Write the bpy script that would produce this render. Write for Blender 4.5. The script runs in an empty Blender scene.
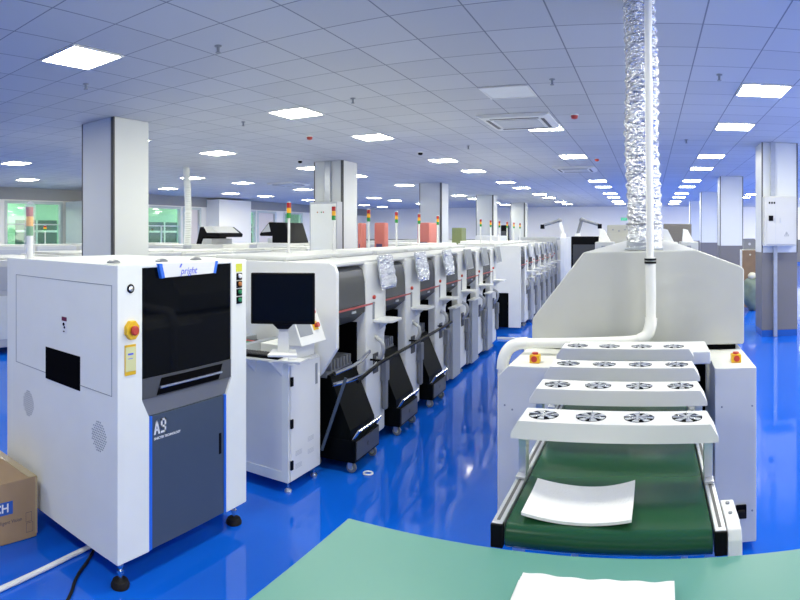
import bpy, bmesh, math, random
from mathutils import Vector, Matrix, Euler
random.seed(7)
PI = math.pi
sc = bpy.context.scene
COL = sc.collection

# ------------------------------------------------------------------ camera, world, exposure
CAM_H = 1.6
F = 595.0
cam_data = bpy.data.cameras.new('camera')
cam_data.type = 'PANO'                       # the photograph is a phone panorama: cylindrical projection
cam_data.panorama_type = 'CENTRAL_CYLINDRICAL'
cam_data.central_cylindrical_range_u_min = -650.0 / F
cam_data.central_cylindrical_range_u_max = 150.0 / F
cam_data.central_cylindrical_range_v_min = -366.0 / F
cam_data.central_cylindrical_range_v_max = 234.0 / F
cam_data.central_cylindrical_radius = 1.0
cam_data.clip_start = 0.02
cam = bpy.data.objects.new('camera', cam_data)
COL.objects.link(cam)
cam.location = (0, 0, CAM_H)
cam.rotation_euler = (PI / 2, 0, 0)
sc.camera = cam

world = bpy.data.worlds.new('world')
sc.world = world
world.use_nodes = True
world.node_tree.nodes['Background'].inputs[0].default_value = (1.0, 0.995, 0.90, 1)
world.node_tree.nodes['Background'].inputs[1].default_value = 1.15
sc.view_settings.view_transform = 'Standard'
sc.view_settings.look = 'None'
sc.view_settings.gamma = 1
sc.view_settings.use_curve_mapping = False
sc.view_settings.exposure = 1.45
sc.cycles.max_bounces = 14
sc.cycles.diffuse_bounces = 7
LAMP = 20.0                                  # strength of every ceiling light panel

CEIL = 3.031
TILE = 0.505

# ------------------------------------------------------------------ materials
def principled(name):
    m = bpy.data.materials.new(name)
    m.use_nodes = True
    nt = m.node_tree
    return m, nt, nt.nodes['Principled BSDF']

def mat(name, col, rough=0.45, metal=0.0, var=0.04, scale=6.0, coat=0.0, bump=0.0, bscale=60.0, emit=0.0, ior=None, alpha=None, trans=0.0, spec=None):
    m, nt, b = principled(name)
    tc = nt.nodes.new('ShaderNodeTexCoord')
    nz = nt.nodes.new('ShaderNodeTexNoise')
    nz.inputs['Scale'].default_value = scale
    nz.inputs['Detail'].default_value = 3
    nt.links.new(tc.outputs['Object'], nz.inputs['Vector'])
    mx = nt.nodes.new('ShaderNodeMix'); mx.data_type = 'RGBA'
    mx.inputs[6].default_value = tuple(max(0, c * (1 - var)) for c in col) + (1,)
    mx.inputs[7].default_value = tuple(min(1, c * (1 + var)) for c in col) + (1,)
    nt.links.new(nz.outputs['Fac'], mx.inputs[0])
    nt.links.new(mx.outputs[2], b.inputs['Base Color'])
    b.inputs['Roughness'].default_value = rough
    b.inputs['Metallic'].default_value = metal
    if coat:
        b.inputs['Coat Weight'].default_value = coat
        b.inputs['Coat Roughness'].default_value = 0.05
    if spec is None and max(col) < 0.07: spec = 0.16
    if spec is not None: b.inputs['Specular IOR Level'].default_value = spec
    if ior: b.inputs['IOR'].default_value = ior
    if trans: b.inputs['Transmission Weight'].default_value = trans
    if alpha is not None: b.inputs['Alpha'].default_value = alpha
    if emit:
        nt.links.new(mx.outputs[2], b.inputs['Emission Color'])
        b.inputs['Emission Strength'].default_value = emit
    if bump:
        n2 = nt.nodes.new('ShaderNodeTexNoise'); n2.inputs['Scale'].default_value = bscale
        nt.links.new(tc.outputs['Object'], n2.inputs['Vector'])
        bp = nt.nodes.new('ShaderNodeBump'); bp.inputs['Strength'].default_value = bump
        bp.inputs['Distance'].default_value = 0.01
        nt.links.new(n2.outputs['Fac'], bp.inputs['Height'])
        nt.links.new(bp.outputs['Normal'], b.inputs['Normal'])
    return m

M = {}
M['white'] = mat('white_powder_coat', (0.81, 0.815, 0.795), 0.4)
M['white_cool'] = mat('cool_white_powder_coat', (0.87, 0.89, 0.84), 0.4)
M['ivory'] = mat('ivory_powder_coat', (0.55, 0.555, 0.52), 0.42)
M['lightgrey'] = mat('light_grey_paint', (0.52, 0.54, 0.57), 0.42)
M['midgrey'] = mat('mid_grey_paint', (0.27, 0.29, 0.32), 0.42)
M['chute'] = mat('grey_plastic', (0.20, 0.21, 0.23), 0.5)
M['slate'] = mat('slate_blue_door', (0.058, 0.082, 0.125), 0.42)
M['gunmetal'] = mat('brushed_gunmetal', (0.26, 0.27, 0.29), 0.35, 0.5)
M['handlepanel'] = mat('dark_grey_panel', (0.085, 0.09, 0.10), 0.35, 0.2)
M['black'] = mat('black_plastic', (0.004, 0.004, 0.006), 0.4, spec=0.1)
M['blackpaint'] = mat('black_green_paint', (0.002, 0.003, 0.004), 0.35, spec=0.06)
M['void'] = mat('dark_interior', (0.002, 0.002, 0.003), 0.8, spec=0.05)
M['rubber'] = mat('black_rubber', (0.015, 0.014, 0.014), 0.6)
M['glassblack'] = mat('black_smoked_glass', (0.002, 0.003, 0.006), 0.06, spec=0.10)
M['screen'] = mat('dark_monitor_screen', (0.002, 0.004, 0.010), 0.2)
M['hood'] = mat('smoked_grey_hood', (0.085, 0.088, 0.094), 0.16, spec=0.3)
M['hoodlow'] = mat('dark_grey_hood', (0.055, 0.06, 0.066), 0.35)
M['chrome'] = mat('polished_steel', (0.72, 0.73, 0.75), 0.18, 1.0)
M['satin'] = mat('satin_steel', (0.45, 0.46, 0.48), 0.38, 0.4)
M['alu'] = mat('extruded_aluminium', (0.70, 0.71, 0.72), 0.33, 0.85)
M['steel'] = mat('galvanised_steel', (0.52, 0.55, 0.60), 0.35, 0.7, var=0.15, scale=14)
M['blue'] = mat('bright_blue_trim', (0.02, 0.16, 0.78), 0.4)
M['bluelabel'] = mat('blue_print', (0.02, 0.10, 0.42), 0.6)
M['bluelogo'] = mat('blue_logo_print', (0.08, 0.12, 0.72), 0.6)
M['yellow'] = mat('safety_yellow', (0.85, 0.52, 0.015), 0.4)
M['lemon'] = mat('lemon_label', (0.70, 0.70, 0.06), 0.6)
M['paleyellow'] = mat('pale_yellow_card', (0.72, 0.72, 0.36), 0.6)
M['red'] = mat('red_button', (0.55, 0.05, 0.035), 0.4)
M['redline'] = mat('red_stripe', (0.50, 0.10, 0.09), 0.45)
M['maroon'] = mat('maroon_label', (0.14, 0.01, 0.05), 0.5)
M['amber'] = mat('amber_lens', (0.95, 0.45, 0.02), 0.25)
M['redlens'] = mat('red_lens', (0.42, 0.02, 0.025), 0.25)
M['greenlens'] = mat('green_lens', (0.03, 0.28, 0.05), 0.25)
M['greenbtn'] = mat('green_button', (0.02, 0.28, 0.10), 0.35)
M['orangebtn'] = mat('orange_button', (0.50, 0.18, 0.04), 0.35)
M['whitebtn'] = mat('white_button', (0.85, 0.85, 0.85), 0.3)
M['belt'] = mat('green_conveyor_belt', (0.014, 0.080, 0.032), 0.22, var=0.06, scale=3)
M['mat'] = mat('green_antistatic_mat', (0.115, 0.33, 0.265), 0.38, var=0.04, scale=3)
M['foam'] = mat('white_foam', (0.85, 0.845, 0.83), 0.8, bump=0.25, bscale=140)
M['card'] = mat('brown_cardboard', (0.36, 0.24, 0.135), 0.75, var=0.10, scale=9, bump=0.1, bscale=40)
M['tape'] = mat('glossy_packing_tape', (0.46, 0.36, 0.20), 0.12, coat=0.6, bump=0.5, bscale=18)
M['brownprint'] = mat('brown_print', (0.10, 0.08, 0.10), 0.7)
M['pvc'] = mat('white_pvc', (0.84, 0.84, 0.80), 0.3)
M['coral'] = mat('coral_paint', (0.62, 0.19, 0.155), 0.45)
M['purple'] = mat('dark_purple_panel', (0.09, 0.07, 0.16), 0.5)
M['olive'] = mat('olive_paint', (0.24, 0.29, 0.12), 0.5)
M['beige'] = mat('beige_panel', (0.60, 0.58, 0.46), 0.5)
M['taupe'] = mat('taupe_panel', (0.16, 0.145, 0.125), 0.5)
M['keyb'] = mat('grey_keys', (0.055, 0.055, 0.058), 0.55)
M['pcb'] = mat('green_circuit_board', (0.02, 0.20, 0.08), 0.4)
M['plasticwrap'] = mat('clear_plastic_wrap', (0.86, 0.87, 0.90), 0.12, alpha=0.25, bump=0.6, bscale=30)
M['wallwhite'] = mat('white_wall_paint', (0.95, 0.93, 0.88), 0.6, var=0.02, scale=0.7)
M['columnwhite'] = mat('white_column_panels', (0.71, 0.73, 0.725), 0.5, var=0.02, scale=0.8)
M['greypaint'] = mat('dark_grey_paint', (0.165, 0.16, 0.17), 0.5, var=0.05, scale=2)
M['bandgrey'] = mat('grey_band', (0.36, 0.36, 0.36), 0.6)
M['bluepaint'] = mat('blue_skirting', (0.01, 0.09, 0.42), 0.35)
M['seam'] = mat('dark_seam', (0.10, 0.10, 0.10), 0.5)
M['curtain'] = mat('pale_pink_panel', (0.80, 0.73, 0.72), 0.7)
M['winframe'] = mat('white_window_frame', (0.62, 0.68, 0.66), 0.4)
M['greenwall'] = mat('pale_green_wall', (0.36, 0.58, 0.42), 0.6)
M['darkgreen'] = mat('dark_green_glass', (0.035, 0.09, 0.075), 0.2)
M['unlit'] = mat('unlit_diffuser', (0.86, 0.88, 0.86), 0.4)
M['exitgreen'] = mat('exit_sign_green', (0.01, 0.40, 0.16), 0.4, emit=0.5)
M['sack'] = mat('grey_green_sack', (0.16, 0.21, 0.17), 0.7, var=0.3, scale=9, bump=0.5, bscale=12)
M['wood'] = mat('brown_board', (0.22, 0.14, 0.08), 0.6, var=0.2, scale=8)
M['barwhite'] = mat('fan_bar_white', (0.80, 0.79, 0.765), 0.4)
M['ovengrey'] = mat('oven_cabinet_grey', (0.83, 0.83, 0.77), 0.42)
M['boxgrey'] = mat('electrical_box_grey', (0.60, 0.60, 0.585), 0.42)
M['topwhite'] = mat('toned_down_white', (0.62, 0.63, 0.625), 0.5)  # white paint toned down in colour so lamp-lit tops don't blow out
M['bin'] = mat('grey_bin_plastic', (0.40, 0.42, 0.45), 0.4)
M['navy'] = mat('dark_navy_plastic', (0.015, 0.03, 0.06), 0.4)

def foil_material():
    m, nt, b = principled('crinkled_silver_foil')
    b.inputs['Metallic'].default_value = 1.0
    b.inputs['Base Color'].default_value = (0.86, 0.88, 0.92, 1)
    b.inputs['Roughness'].default_value = 0.22
    tc = nt.nodes.new('ShaderNodeTexCoord')
    vo = nt.nodes.new('ShaderNodeTexVoronoi'); vo.inputs['Scale'].default_value = 26
    mp = nt.nodes.new('ShaderNodeMapping'); mp.inputs['Scale'].default_value = (1.0, 1.0, 1.9)
    nz = nt.nodes.new('ShaderNodeTexNoise'); nz.inputs['Scale'].default_value = 34; nz.inputs['Detail'].default_value = 4
    nt.links.new(tc.outputs['Object'], mp.inputs['Vector'])
    nt.links.new(mp.outputs[0], vo.inputs['Vector']); nt.links.new(mp.outputs[0], nz.inputs['Vector'])
    ad = nt.nodes.new('ShaderNodeMath'); ad.operation = 'ADD'
    nt.links.new(vo.outputs['Distance'], ad.inputs[0]); nt.links.new(nz.outputs['Fac'], ad.inputs[1])
    bp = nt.nodes.new('ShaderNodeBump'); bp.inputs['Strength'].default_value = 1.0; bp.inputs['Distance'].default_value = 0.02
    nt.links.new(ad.outputs[0], bp.inputs['Height']); nt.links.new(bp.outputs['Normal'], b.inputs['Normal'])
    return m
M['foil'] = foil_material()

def floor_material():
    m, nt, b = principled('blue_epoxy_floor')
    tc = nt.nodes.new('ShaderNodeTexCoord')
    n1 = nt.nodes.new('ShaderNodeTexNoise'); n1.inputs['Scale'].default_value = 0.6; n1.inputs['Detail'].default_value = 4
    n2 = nt.nodes.new('ShaderNodeTexNoise'); n2.inputs['Scale'].default_value = 2.2; n2.inputs['Detail'].default_value = 2
    nt.links.new(tc.outputs['Object'], n1.inputs['Vector']); nt.links.new(tc.outputs['Object'], n2.inputs['Vector'])
    mx = nt.nodes.new('ShaderNodeMix'); mx.data_type = 'RGBA'
    mx.inputs[6].default_value = (0.003, 0.108, 0.63, 1); mx.inputs[7].default_value = (0.006, 0.134, 0.74, 1)
    nt.links.new(n1.outputs['Fac'], mx.inputs[0]); nt.links.new(mx.outputs[2], b.inputs['Base Color'])
    b.inputs['Roughness'].default_value = 0.055
    b.inputs['IOR'].default_value = 1.5
    bp = nt.nodes.new('ShaderNodeBump'); bp.inputs['Strength'].default_value = 0.06; bp.inputs['Distance'].default_value = 0.01
    nt.links.new(n2.outputs['Fac'], bp.inputs['Height']); nt.links.new(bp.outputs['Normal'], b.inputs['Normal'])
    return m
M['floor'] = floor_material()

def ceiling_material():
    m, nt, b = principled('ceiling_tiles')
    N = nt.nodes.new
    tc = N('ShaderNodeTexCoord'); sp = N('ShaderNodeSeparateXYZ')
    nt.links.new(tc.outputs['Object'], sp.inputs[0])
    def math_(op, a, bb=None):
        n = N('ShaderNodeMath'); n.operation = op
        for i, v in ((0, a), (1, bb)):
            if v is None: continue
            if isinstance(v, (int, float)): n.inputs[i].default_value = v
            else: nt.links.new(v, n.inputs[i])
        return n.outputs[0]
    cells, edges = [], []
    for ax, off in (('X', -0.144), ('Y', 0.001)):
        u = math_('DIVIDE', math_('SUBTRACT', sp.outputs[ax], off), TILE)
        fl = math_('FLOOR', u); fr = math_('SUBTRACT', u, fl)
        cells.append(fl)
        edges.append(math_('MINIMUM', fr, math_('SUBTRACT', 1.0, fr)))
    e = math_('MINIMUM', edges[0], edges[1])
    line = math_('LESS_THAN', e, 0.011)
    cb = N('ShaderNodeCombineXYZ'); nt.links.new(cells[0], cb.inputs[0]); nt.links.new(cells[1], cb.inputs[1])
    wn = N('ShaderNodeTexWhiteNoise'); nt.links.new(cb.outputs[0], wn.inputs['Vector'])
    m1 = N('ShaderNodeMix'); m1.data_type = 'RGBA'
    m1.inputs[6].default_value = (0.56, 0.575, 0.60, 1); m1.inputs[7].default_value = (0.61, 0.625, 0.65, 1)
    nt.links.new(wn.outputs['Value'], m1.inputs[0])
    m2 = N('ShaderNodeMix'); m2.data_type = 'RGBA'
    nt.links.new(m1.outputs[2], m2.inputs[6]); m2.inputs[7].default_value = (0.22, 0.24, 0.28, 1)
    nt.links.new(line, m2.inputs[0]); nt.links.new(m2.outputs[2], b.inputs['Base Color'])
    b.inputs['Roughness'].default_value = 0.6
    return m
M['ceiling'] = ceiling_material()

def lamp_material():
    m = bpy.data.materials.new('lit_light_panel'); m.use_nodes = True
    nt = m.node_tree; nt.nodes.clear()
    em = nt.nodes.new('ShaderNodeEmission'); out = nt.nodes.new('ShaderNodeOutputMaterial')
    em.inputs[0].default_value = (0.985, 0.98, 0.81, 1); em.inputs[1].default_value = LAMP
    nt.links.new(em.outputs[0], out.inputs[0])
    return m
M['lamp'] = lamp_material()

def pane_material():
    m = bpy.data.materials.new('green_window_glass'); m.use_nodes = True
    nt = m.node_tree; b = nt.nodes['Principled BSDF']
    tr = nt.nodes.new('ShaderNodeBsdfTransparent'); tr.inputs[0].default_value = (0.80, 0.96, 0.86, 1)
    gl = nt.nodes.new('ShaderNodeBsdfGlossy'); gl.inputs['Roughness'].default_value = 0.03
    mx = nt.nodes.new('ShaderNodeMixShader'); mx.inputs[0].default_value = 0.12
    nt.links.new(tr.outputs[0], mx.inputs[1]); nt.links.new(gl.outputs[0], mx.inputs[2])
    nt.links.new(mx.outputs[0], nt.nodes['Material Output'].inputs[0])
    return m
M['pane'] = pane_material()

# ------------------------------------------------------------------ mesh helpers
class MB:
    def __init__(s): s.bm = bmesh.new(); s.bv = False
    def _merge(s, t, mtx=None):
        if mtx is not None: bmesh.ops.transform(t, matrix=mtx, verts=t.verts)
        me = bpy.data.meshes.new('tmp'); t.to_mesh(me); t.free()
        s.bm.from_mesh(me); bpy.data.meshes.remove(me)
        return s
    def _bev(s, t, bev, seg=2):
        if bev > 0:
            s.bv = True
            bmesh.ops.bevel(t, geom=[e for e in t.edges if len(e.link_faces) == 2 and e.calc_face_angle(0) > 0.3], offset=bev, segments=seg, affect='EDGES', profile=0.5)
    def box(s, x0, x1, y0, y1, z0, z1, bev=0.0, mtx=None, seg=2):
        t = bmesh.new(); bmesh.ops.create_cube(t, size=1)
        for v in t.verts:
            v.co = Vector(((x0 + x1) / 2 + v.co.x * (x1 - x0), (y0 + y1) / 2 + v.co.y * (y1 - y0), (z0 + z1) / 2 + v.co.z * (z1 - z0)))
        s._bev(t, min(bev, 0.45 * min(abs(x1 - x0), abs(y1 - y0), abs(z1 - z0))), seg)
        return s._merge(t, mtx)
    def prism(s, poly, axis, a, b, bev=0.0, mtx=None, seg=2):
        """poly = 2D points; axis 'x': (y,z)  'y': (x,z)  'z': (x,y), extruded from a to b."""
        t = bmesh.new()
        def p3(p, w):
            return {'x': (w, p[0], p[1]), 'y': (p[0], w, p[1]), 'z': (p[0], p[1], w)}[axis]
        A = [t.verts.new(p3(p, a)) for p in poly]; B = [t.verts.new(p3(p, b)) for p in poly]
        t.faces.new(A); t.faces.new(B[::-1])
        n = len(poly)
        for i in range(n): t.faces.new((A[i], B[i], B[(i + 1) % n], A[(i + 1) % n]))
        bmesh.ops.recalc_face_normals(t, faces=t.faces)
        s._bev(t, bev, seg)
        return s._merge(t, mtx)
    def cyl(s, p0, p1, r, seg=16, r2=None, bev=0.0):
        p0, p1 = Vector(p0), Vector(p1); d = p1 - p0
        t = bmesh.new()
        bmesh.ops.create_cone(t, cap_ends=True, segments=seg, radius1=r, radius2=r if r2 is None else r2, depth=d.length)
        s._bev(t, bev)
        return s._merge(t, Matrix.Translation((p0 + p1) / 2) @ d.to_track_quat('Z', 'Y').to_matrix().to_4x4())
    def sphere(s, c, r, sx=1, sy=1, sz=1, seg=16):
        t = bmesh.new(); bmesh.ops.create_uvsphere(t, u_segments=seg, v_segments=seg // 2 + 2, radius=r)
        return s._merge(t, Matrix.Translation(c) @ Matrix.Diagonal((sx, sy, sz, 1)))
    def tube(s, pts, r, seg=10, smooth=0):
        pts = [Vector(p) for p in pts]
        for _ in range(smooth):
            q = [pts[0]]
            for a, b in zip(pts, pts[1:]): q += [a * .75 + b * .25, a * .25 + b * .75]
            pts = q + [pts[-1]]
        t = bmesh.new(); rings = []; n = len(pts); up = None
        for i, p in enumerate(pts):
            d = (pts[min(i + 1, n - 1)] - pts[max(i - 1, 0)]).normalized()
            if up is None:
                up = Vector((0, 0, 1)) if abs(d.z) < 0.9 else Vector((1, 0, 0))
            x = d.cross(up).normalized(); y = x.cross(d).normalized(); up = y
            rr = r(i / (n - 1)) if callable(r) else r
            rings.append([t.verts.new(p + (x * math.cos(2 * PI * k / seg) + y * math.sin(2 * PI * k / seg)) * rr) for k in range(seg)])
        for a, b in zip(rings, rings[1:]):
            for k in range(seg): t.faces.new((a[k], a[(k + 1) % seg], b[(k + 1) % seg], b[k]))
        t.faces.new(rings[0][::-1]); t.faces.new(rings[-1])
        bmesh.ops.recalc_face_normals(t, faces=t.faces)
        return s._merge(t)
    def lathe(s, prof, c=(0, 0, 0), axis='z', seg=24):
        t = bmesh.new(); rings = []
        for (r, h) in prof:
            rings.append([t.verts.new((max(r, 1e-4) * math.cos(2 * PI * k / seg), max(r, 1e-4) * math.sin(2 * PI * k / seg), h)) for k in range(seg)])
        for a, b in zip(rings, rings[1:]):
            for k in range(seg): t.faces.new((a[k], a[(k + 1) % seg], b[(k + 1) % seg], b[k]))
        t.faces.new(rings[0][::-1]); t.faces.new(rings[-1])
        bmesh.ops.recalc_face_normals(t, faces=t.faces)
        R = {'z': Matrix.Identity(4), 'x': Matrix.Rotation(PI / 2, 4, 'Y'), 'y': Matrix.Rotation(-PI / 2, 4, 'X')}[axis]
        return s._merge(t, Matrix.Translation(c) @ R)
    def torus(s, c, R, r, axis='z', seg=24, sub=8):
        t = bmesh.new(); rings = []
        for i in range(seg):
            a = 2 * PI * i / seg
            rings.append([t.verts.new(((R + r * math.cos(2 * PI * k / sub)) * math.cos(a), (R + r * math.cos(2 * PI * k / sub)) * math.sin(a), r * math.sin(2 * PI * k / sub))) for k in range(sub)])
        for i in range(seg):
            a, b = rings[i], rings[(i + 1) % seg]
            for k in range(sub): t.faces.new((a[k], b[k], b[(k + 1) % sub], a[(k + 1) % sub]))
        bmesh.ops.recalc_face_normals(t, faces=t.faces)
        Rm = {'z': Matrix.Identity(4), 'x': Matrix.Rotation(PI / 2, 4, 'Y'), 'y': Matrix.Rotation(-PI / 2, 4, 'X')}[axis]
        return s._merge(t, Matrix.Translation(c) @ Rm)
    def build(s, name, m, parent=None, smooth=True, angle=0.6):
        me = bpy.data.meshes.new(name)
        bmesh.ops.recalc_face_normals(s.bm, faces=s.bm.faces)
        if smooth:
            for f in s.bm.faces: f.smooth = True
            for e in s.bm.edges:
                if len(e.link_faces) != 2 or e.calc_face_angle(0) > angle: e.smooth = False
        s.bm.to_mesh(me); s.bm.free()
        me.materials.append(m if not isinstance(m, str) else M[m])
        o = bpy.data.objects.new(name, me); COL.objects.link(o)
        if s.bv and smooth:
            w = o.modifiers.new('weighted_normal', 'WEIGHTED_NORMAL'); w.keep_sharp = True; w.weight = 80
        if parent is not None:
            root = parent
            while root.parent is not None: root = root.parent
            me.transform(root.matrix_basis.inverted())
            o.parent = parent
        return o

def tag(o, label=None, cat=None, group=None, kind=None):
    if label: o['label'] = label
    if cat: o['category'] = cat
    if group: o['group'] = group
    if kind: o['kind'] = kind
    return o

def thing(name, label, cat, loc=(0, 0, 0), rz=0.0, group=None, kind=None):
    o = bpy.data.objects.new(name, None); COL.objects.link(o)
    o.empty_display_size = 0.1
    o.location = loc; o.rotation_euler = (0, 0, rz)
    o.matrix_basis = Matrix.Translation(loc) @ Matrix.Rotation(rz, 4, 'Z')
    return tag(o, label, cat, group, kind)

def copy_tree(o, parent=None):
    c = o.copy(); COL.objects.link(c); c.parent = parent
    for ch in o.children: copy_tree(ch, c)
    return c

def place(o, loc, rz=0.0):
    o.location = loc; o.rotation_euler = (0, 0, rz)

def text_mesh(name, body, size, m, mtx, parent, extrude=0.0006, shear=0.0, spacing=1.0, bold=0.0, align='CENTER', xscale=1.0):
    cu = bpy.data.curves.new(name, 'FONT'); cu.body = body; cu.size = size; cu.align_x = align; cu.align_y = 'CENTER'
    cu.extrude = extrude; cu.shear = shear; cu.space_character = spacing; cu.offset = bold
    t = bpy.data.objects.new(name, cu); COL.objects.link(t)
    dg = bpy.context.evaluated_depsgraph_get(); dg.update()
    me = bpy.data.meshes.new_from_object(t.evaluated_get(dg))
    bpy.data.objects.remove(t); bpy.data.curves.remove(cu)
    me.transform(Matrix.Diagonal((xscale, 1, 1, 1)))
    me.transform(mtx)
    root = parent
    while root.parent is not None: root = root.parent
    me.transform(root.matrix_basis.inverted())
    me.materials.clear(); me.materials.append(M[m])
    o = bpy.data.objects.new(name, me); COL.objects.link(o); o.parent = parent
    return o

def face_px(x, y, z):   # matrix for lettering on a face that looks along +X, read from +X
    return Matrix.Translation((x, y, z)) @ Matrix(((0, 0, 1, 0), (1, 0, 0, 0), (0, 1, 0, 0), (0, 0, 0, 1)))
def face_my(x, y, z):   # lettering on a face that looks along -Y
    return Matrix.Translation((x, y, z)) @ Matrix(((1, 0, 0, 0), (0, 0, -1, 0), (0, 1, 0, 0), (0, 0, 0, 1)))

# ------------------------------------------------------------------ room shell
X0, X1, Y0, Y1 = -16.0, 9.0, -5.0, 31.0
def struct(o, label, cat): return tag(o, label, cat, kind='structure')

b = MB(); b.box(X0 - 3, X1 + .2, Y0 - .2, Y1 + .2, -0.2, 0)
struct(b.build('floor', 'floor', smooth=False), 'glossy blue epoxy floor of the workshop', 'floor')
b = MB(); b.box(X0 - 3, X1 + .2, Y0 - .2, Y1 + .2, CEIL, CEIL + 0.15)
struct(b.build('ceiling', 'ceiling', smooth=False), 'white suspended ceiling of square tiles', 'ceiling')

def two_tone_wall(name, label, box, wains_box, m='wallwhite'):
    root = thing(name, label, 'wall', kind='structure')
    b = MB(); b.box(*box); b.build('upper_wall', m, root, smooth=False)
    b = MB(); b.box(*wains_box); b.build('wainscot', 'greypaint', root, smooth=False)
    return root
two_tone_wall('wall_far', 'white far wall with grey lower band and exit sign', (X0, X1, Y1, Y1 + .2, 0, CEIL), (X0, X1, Y1 - .02, Y1, .1, 1.3))

two_tone_wall('wall_back', 'white wall behind the photographer', (X0, X1, Y0 - .2, Y0, 0, CEIL), (X0, X1, Y0, Y0 + .02, .1, 1.3))

# left wall with openings: list of (y0, y1) windows
wins = [(6.2, 8.15, 'panel'), (8.45, 10.55, 'green'), (14.0, 15.9, 'green'), (16.0, 17.0, 'panel'),
        (19.6, 20.5, 'green'), (20.6, 22.0, 'panel'), (22.6, 24.2, 'green'), (25.0, 26.6, 'panel')]
root = thing('wall_left', 'white left wall with windows under a grey band', 'wall', kind='structure')
b = MB(); b.box(X0 - .2, X0, Y0, Y1, 2.62, CEIL); b.box(X0 - .2, X0, Y0, Y1, 0, 0.5)
ys = [Y0] + [v for w in wins for v in w[:2]] + [Y1]
for i in range(0, len(ys), 2): b.box(X0 - .2, X0, ys[i], ys[i + 1], 0.5, 2.62)
b.build('upper_wall', 'wallwhite', root, smooth=False)
b = MB(); b.box(X0, X0 + .05, Y0 + .02, Y1 - .02, 2.66, CEIL - .002); b.build('grey_band', 'bandgrey', root, smooth=False)
n = 0
names = {0: 'pale curtained window at the near end of the left wall', 1: 'white-framed green window nearest on the left wall', 2: 'narrow green window just right of the big white column',
         3: 'pale covered window beside the flexible duct', 4: 'tall green window behind the open black-hooded printers', 5: 'pale covered window between two green ones',
         6: 'wide green window above the second black hood', 7: 'pale covered window at the far end of the left wall'}
for i, (y0, y1, kind) in enumerate(wins):
    w = thing('window_%d' % (i + 1), names[i], 'window', kind='structure')
    b = MB()
    for a0, a1, c0, c1 in ((y0, y1, 0.5, .58), (y0, y1, 2.54, 2.62), (y0, y0 + .09, .58, 2.54), (y1 - .09, y1, .58, 2.54)):
        b.box(X0 - .12, X0 + .03, a0, a1, c0, c1)
    if kind == 'green':
        b.box(X0 - .1, X0 - .04, (y0 + y1) / 2 - .02, (y0 + y1) / 2 + .02, .58, 1.9)
        b.box(X0 - .1, X0 - .045, y0 + .09, y1 - .09, 1.88, 1.92)
    b.build('window_frame', 'winframe', w, smooth=False)
    b = MB(); b.box(X0 - .085, X0 - .075, y0 + .08, y1 - .08, .57, 2.55)
    b.build('pane' if kind == 'green' else 'blind', 'pane' if kind == 'green' else 'curtain', w, smooth=False)
# the corridor behind the windows
root = thing('wall_corridor', 'pale green corridor wall seen through the left windows', 'wall', kind='structure')
b = MB(); b.box(X0 - 2.6, X0 - 2.5, 0, Y1, 0, CEIL); b.build('upper_wall', 'greenwall', root, smooth=False)
b = MB()
for k in range(11):
    b.box(X0 - 2.5, X0 - 2.48, 6.0 + k * 2.1, 7.75 + k * 2.1, .9, 2.1)
b.build('dark_pane', 'darkgreen', root, smooth=False)
b = MB()
for k in range(11):
    y = 6.0 + k * 2.1
    b.box(X0 - 2.48, X0 - 2.45, y, y + 1.75, 1.66, 1.74); b.box(X0 - 2.48, X0 - 2.45, y + .84, y + .91, .9, 2.1)
b.build('window_bar', 'winframe', root, smooth=False)

def trim(name, label, *bx):
    b = MB(); b.box(*bx); struct(b.build(name, 'bluepaint', smooth=False), label, 'skirting')
trim('baseboard_far', 'blue skirting along the foot of the far wall', X0 + .1, X1 - .1, Y1 - .03, Y1 - .0, 0.001, .1)

# columns
def column(label, x0, y0, w=0.57, d=0.57, side=1):
    root = thing('column', label, 'column', (x0 + w / 2, y0 + w / 2, 0), kind='structure')
    b = MB(); b.box(x0, x0 + w, y0, y0 + d, 1.31, CEIL - .002, .008); b.build('upper_cladding', 'columnwhite', root)
    b = MB(); b.box(x0, x0 + w, y0, y0 + d, .1, 1.31, .006); b.build('lower_cladding', 'greypaint', root)
    b = MB(); b.box(x0 + .004, x0 + w - .004, y0 + .004, y0 + d - .004, 0.001, .1); b.build('skirting', 'bluepaint', root)
    b = MB()
    for (cx, cy) in ((x0 - .004, y0 - .004), (x0 + w - .016, y0 - .004)):
        b.box(cx, cx + .02, cy, cy + .02, 1.31, CEIL - .004)
    if side > 0: b.box(x0 + w - .05, x0 + w - .02, y0 - .006, y0, 1.31, CEIL - .004)
    b.build('corner_strip', 'seam', root, smooth=False)
    return root
ords = ['nearest', 'second', 'third', 'fourth', 'fifth', 'sixth', 'seventh', 'eighth', 'ninth', 'tenth', 'eleventh', 'twelfth', 'thirteenth', 'fourteenth']
for k in range(5):
    column(['white square column standing right behind the A9 inspection machine', 'white column carrying a grey electrical cabinet', 'white column behind the coral cabinet, third in the left row',
            'white column above the plain grey screens, fourth in the left row', 'farthest white column of the left row'][k], -6.33, 4.486 + 5.518 * k, w=.66)
for k in range(4):
    column(['white and grey column holding the wall-mounted breaker box', 'white and grey column just left of the breaker box column', 'third white and grey column on the right, farther back',
            'farthest white and grey column on the right'][k], 1.73, 9.09 + 5.518 * k, side=-1)

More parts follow.
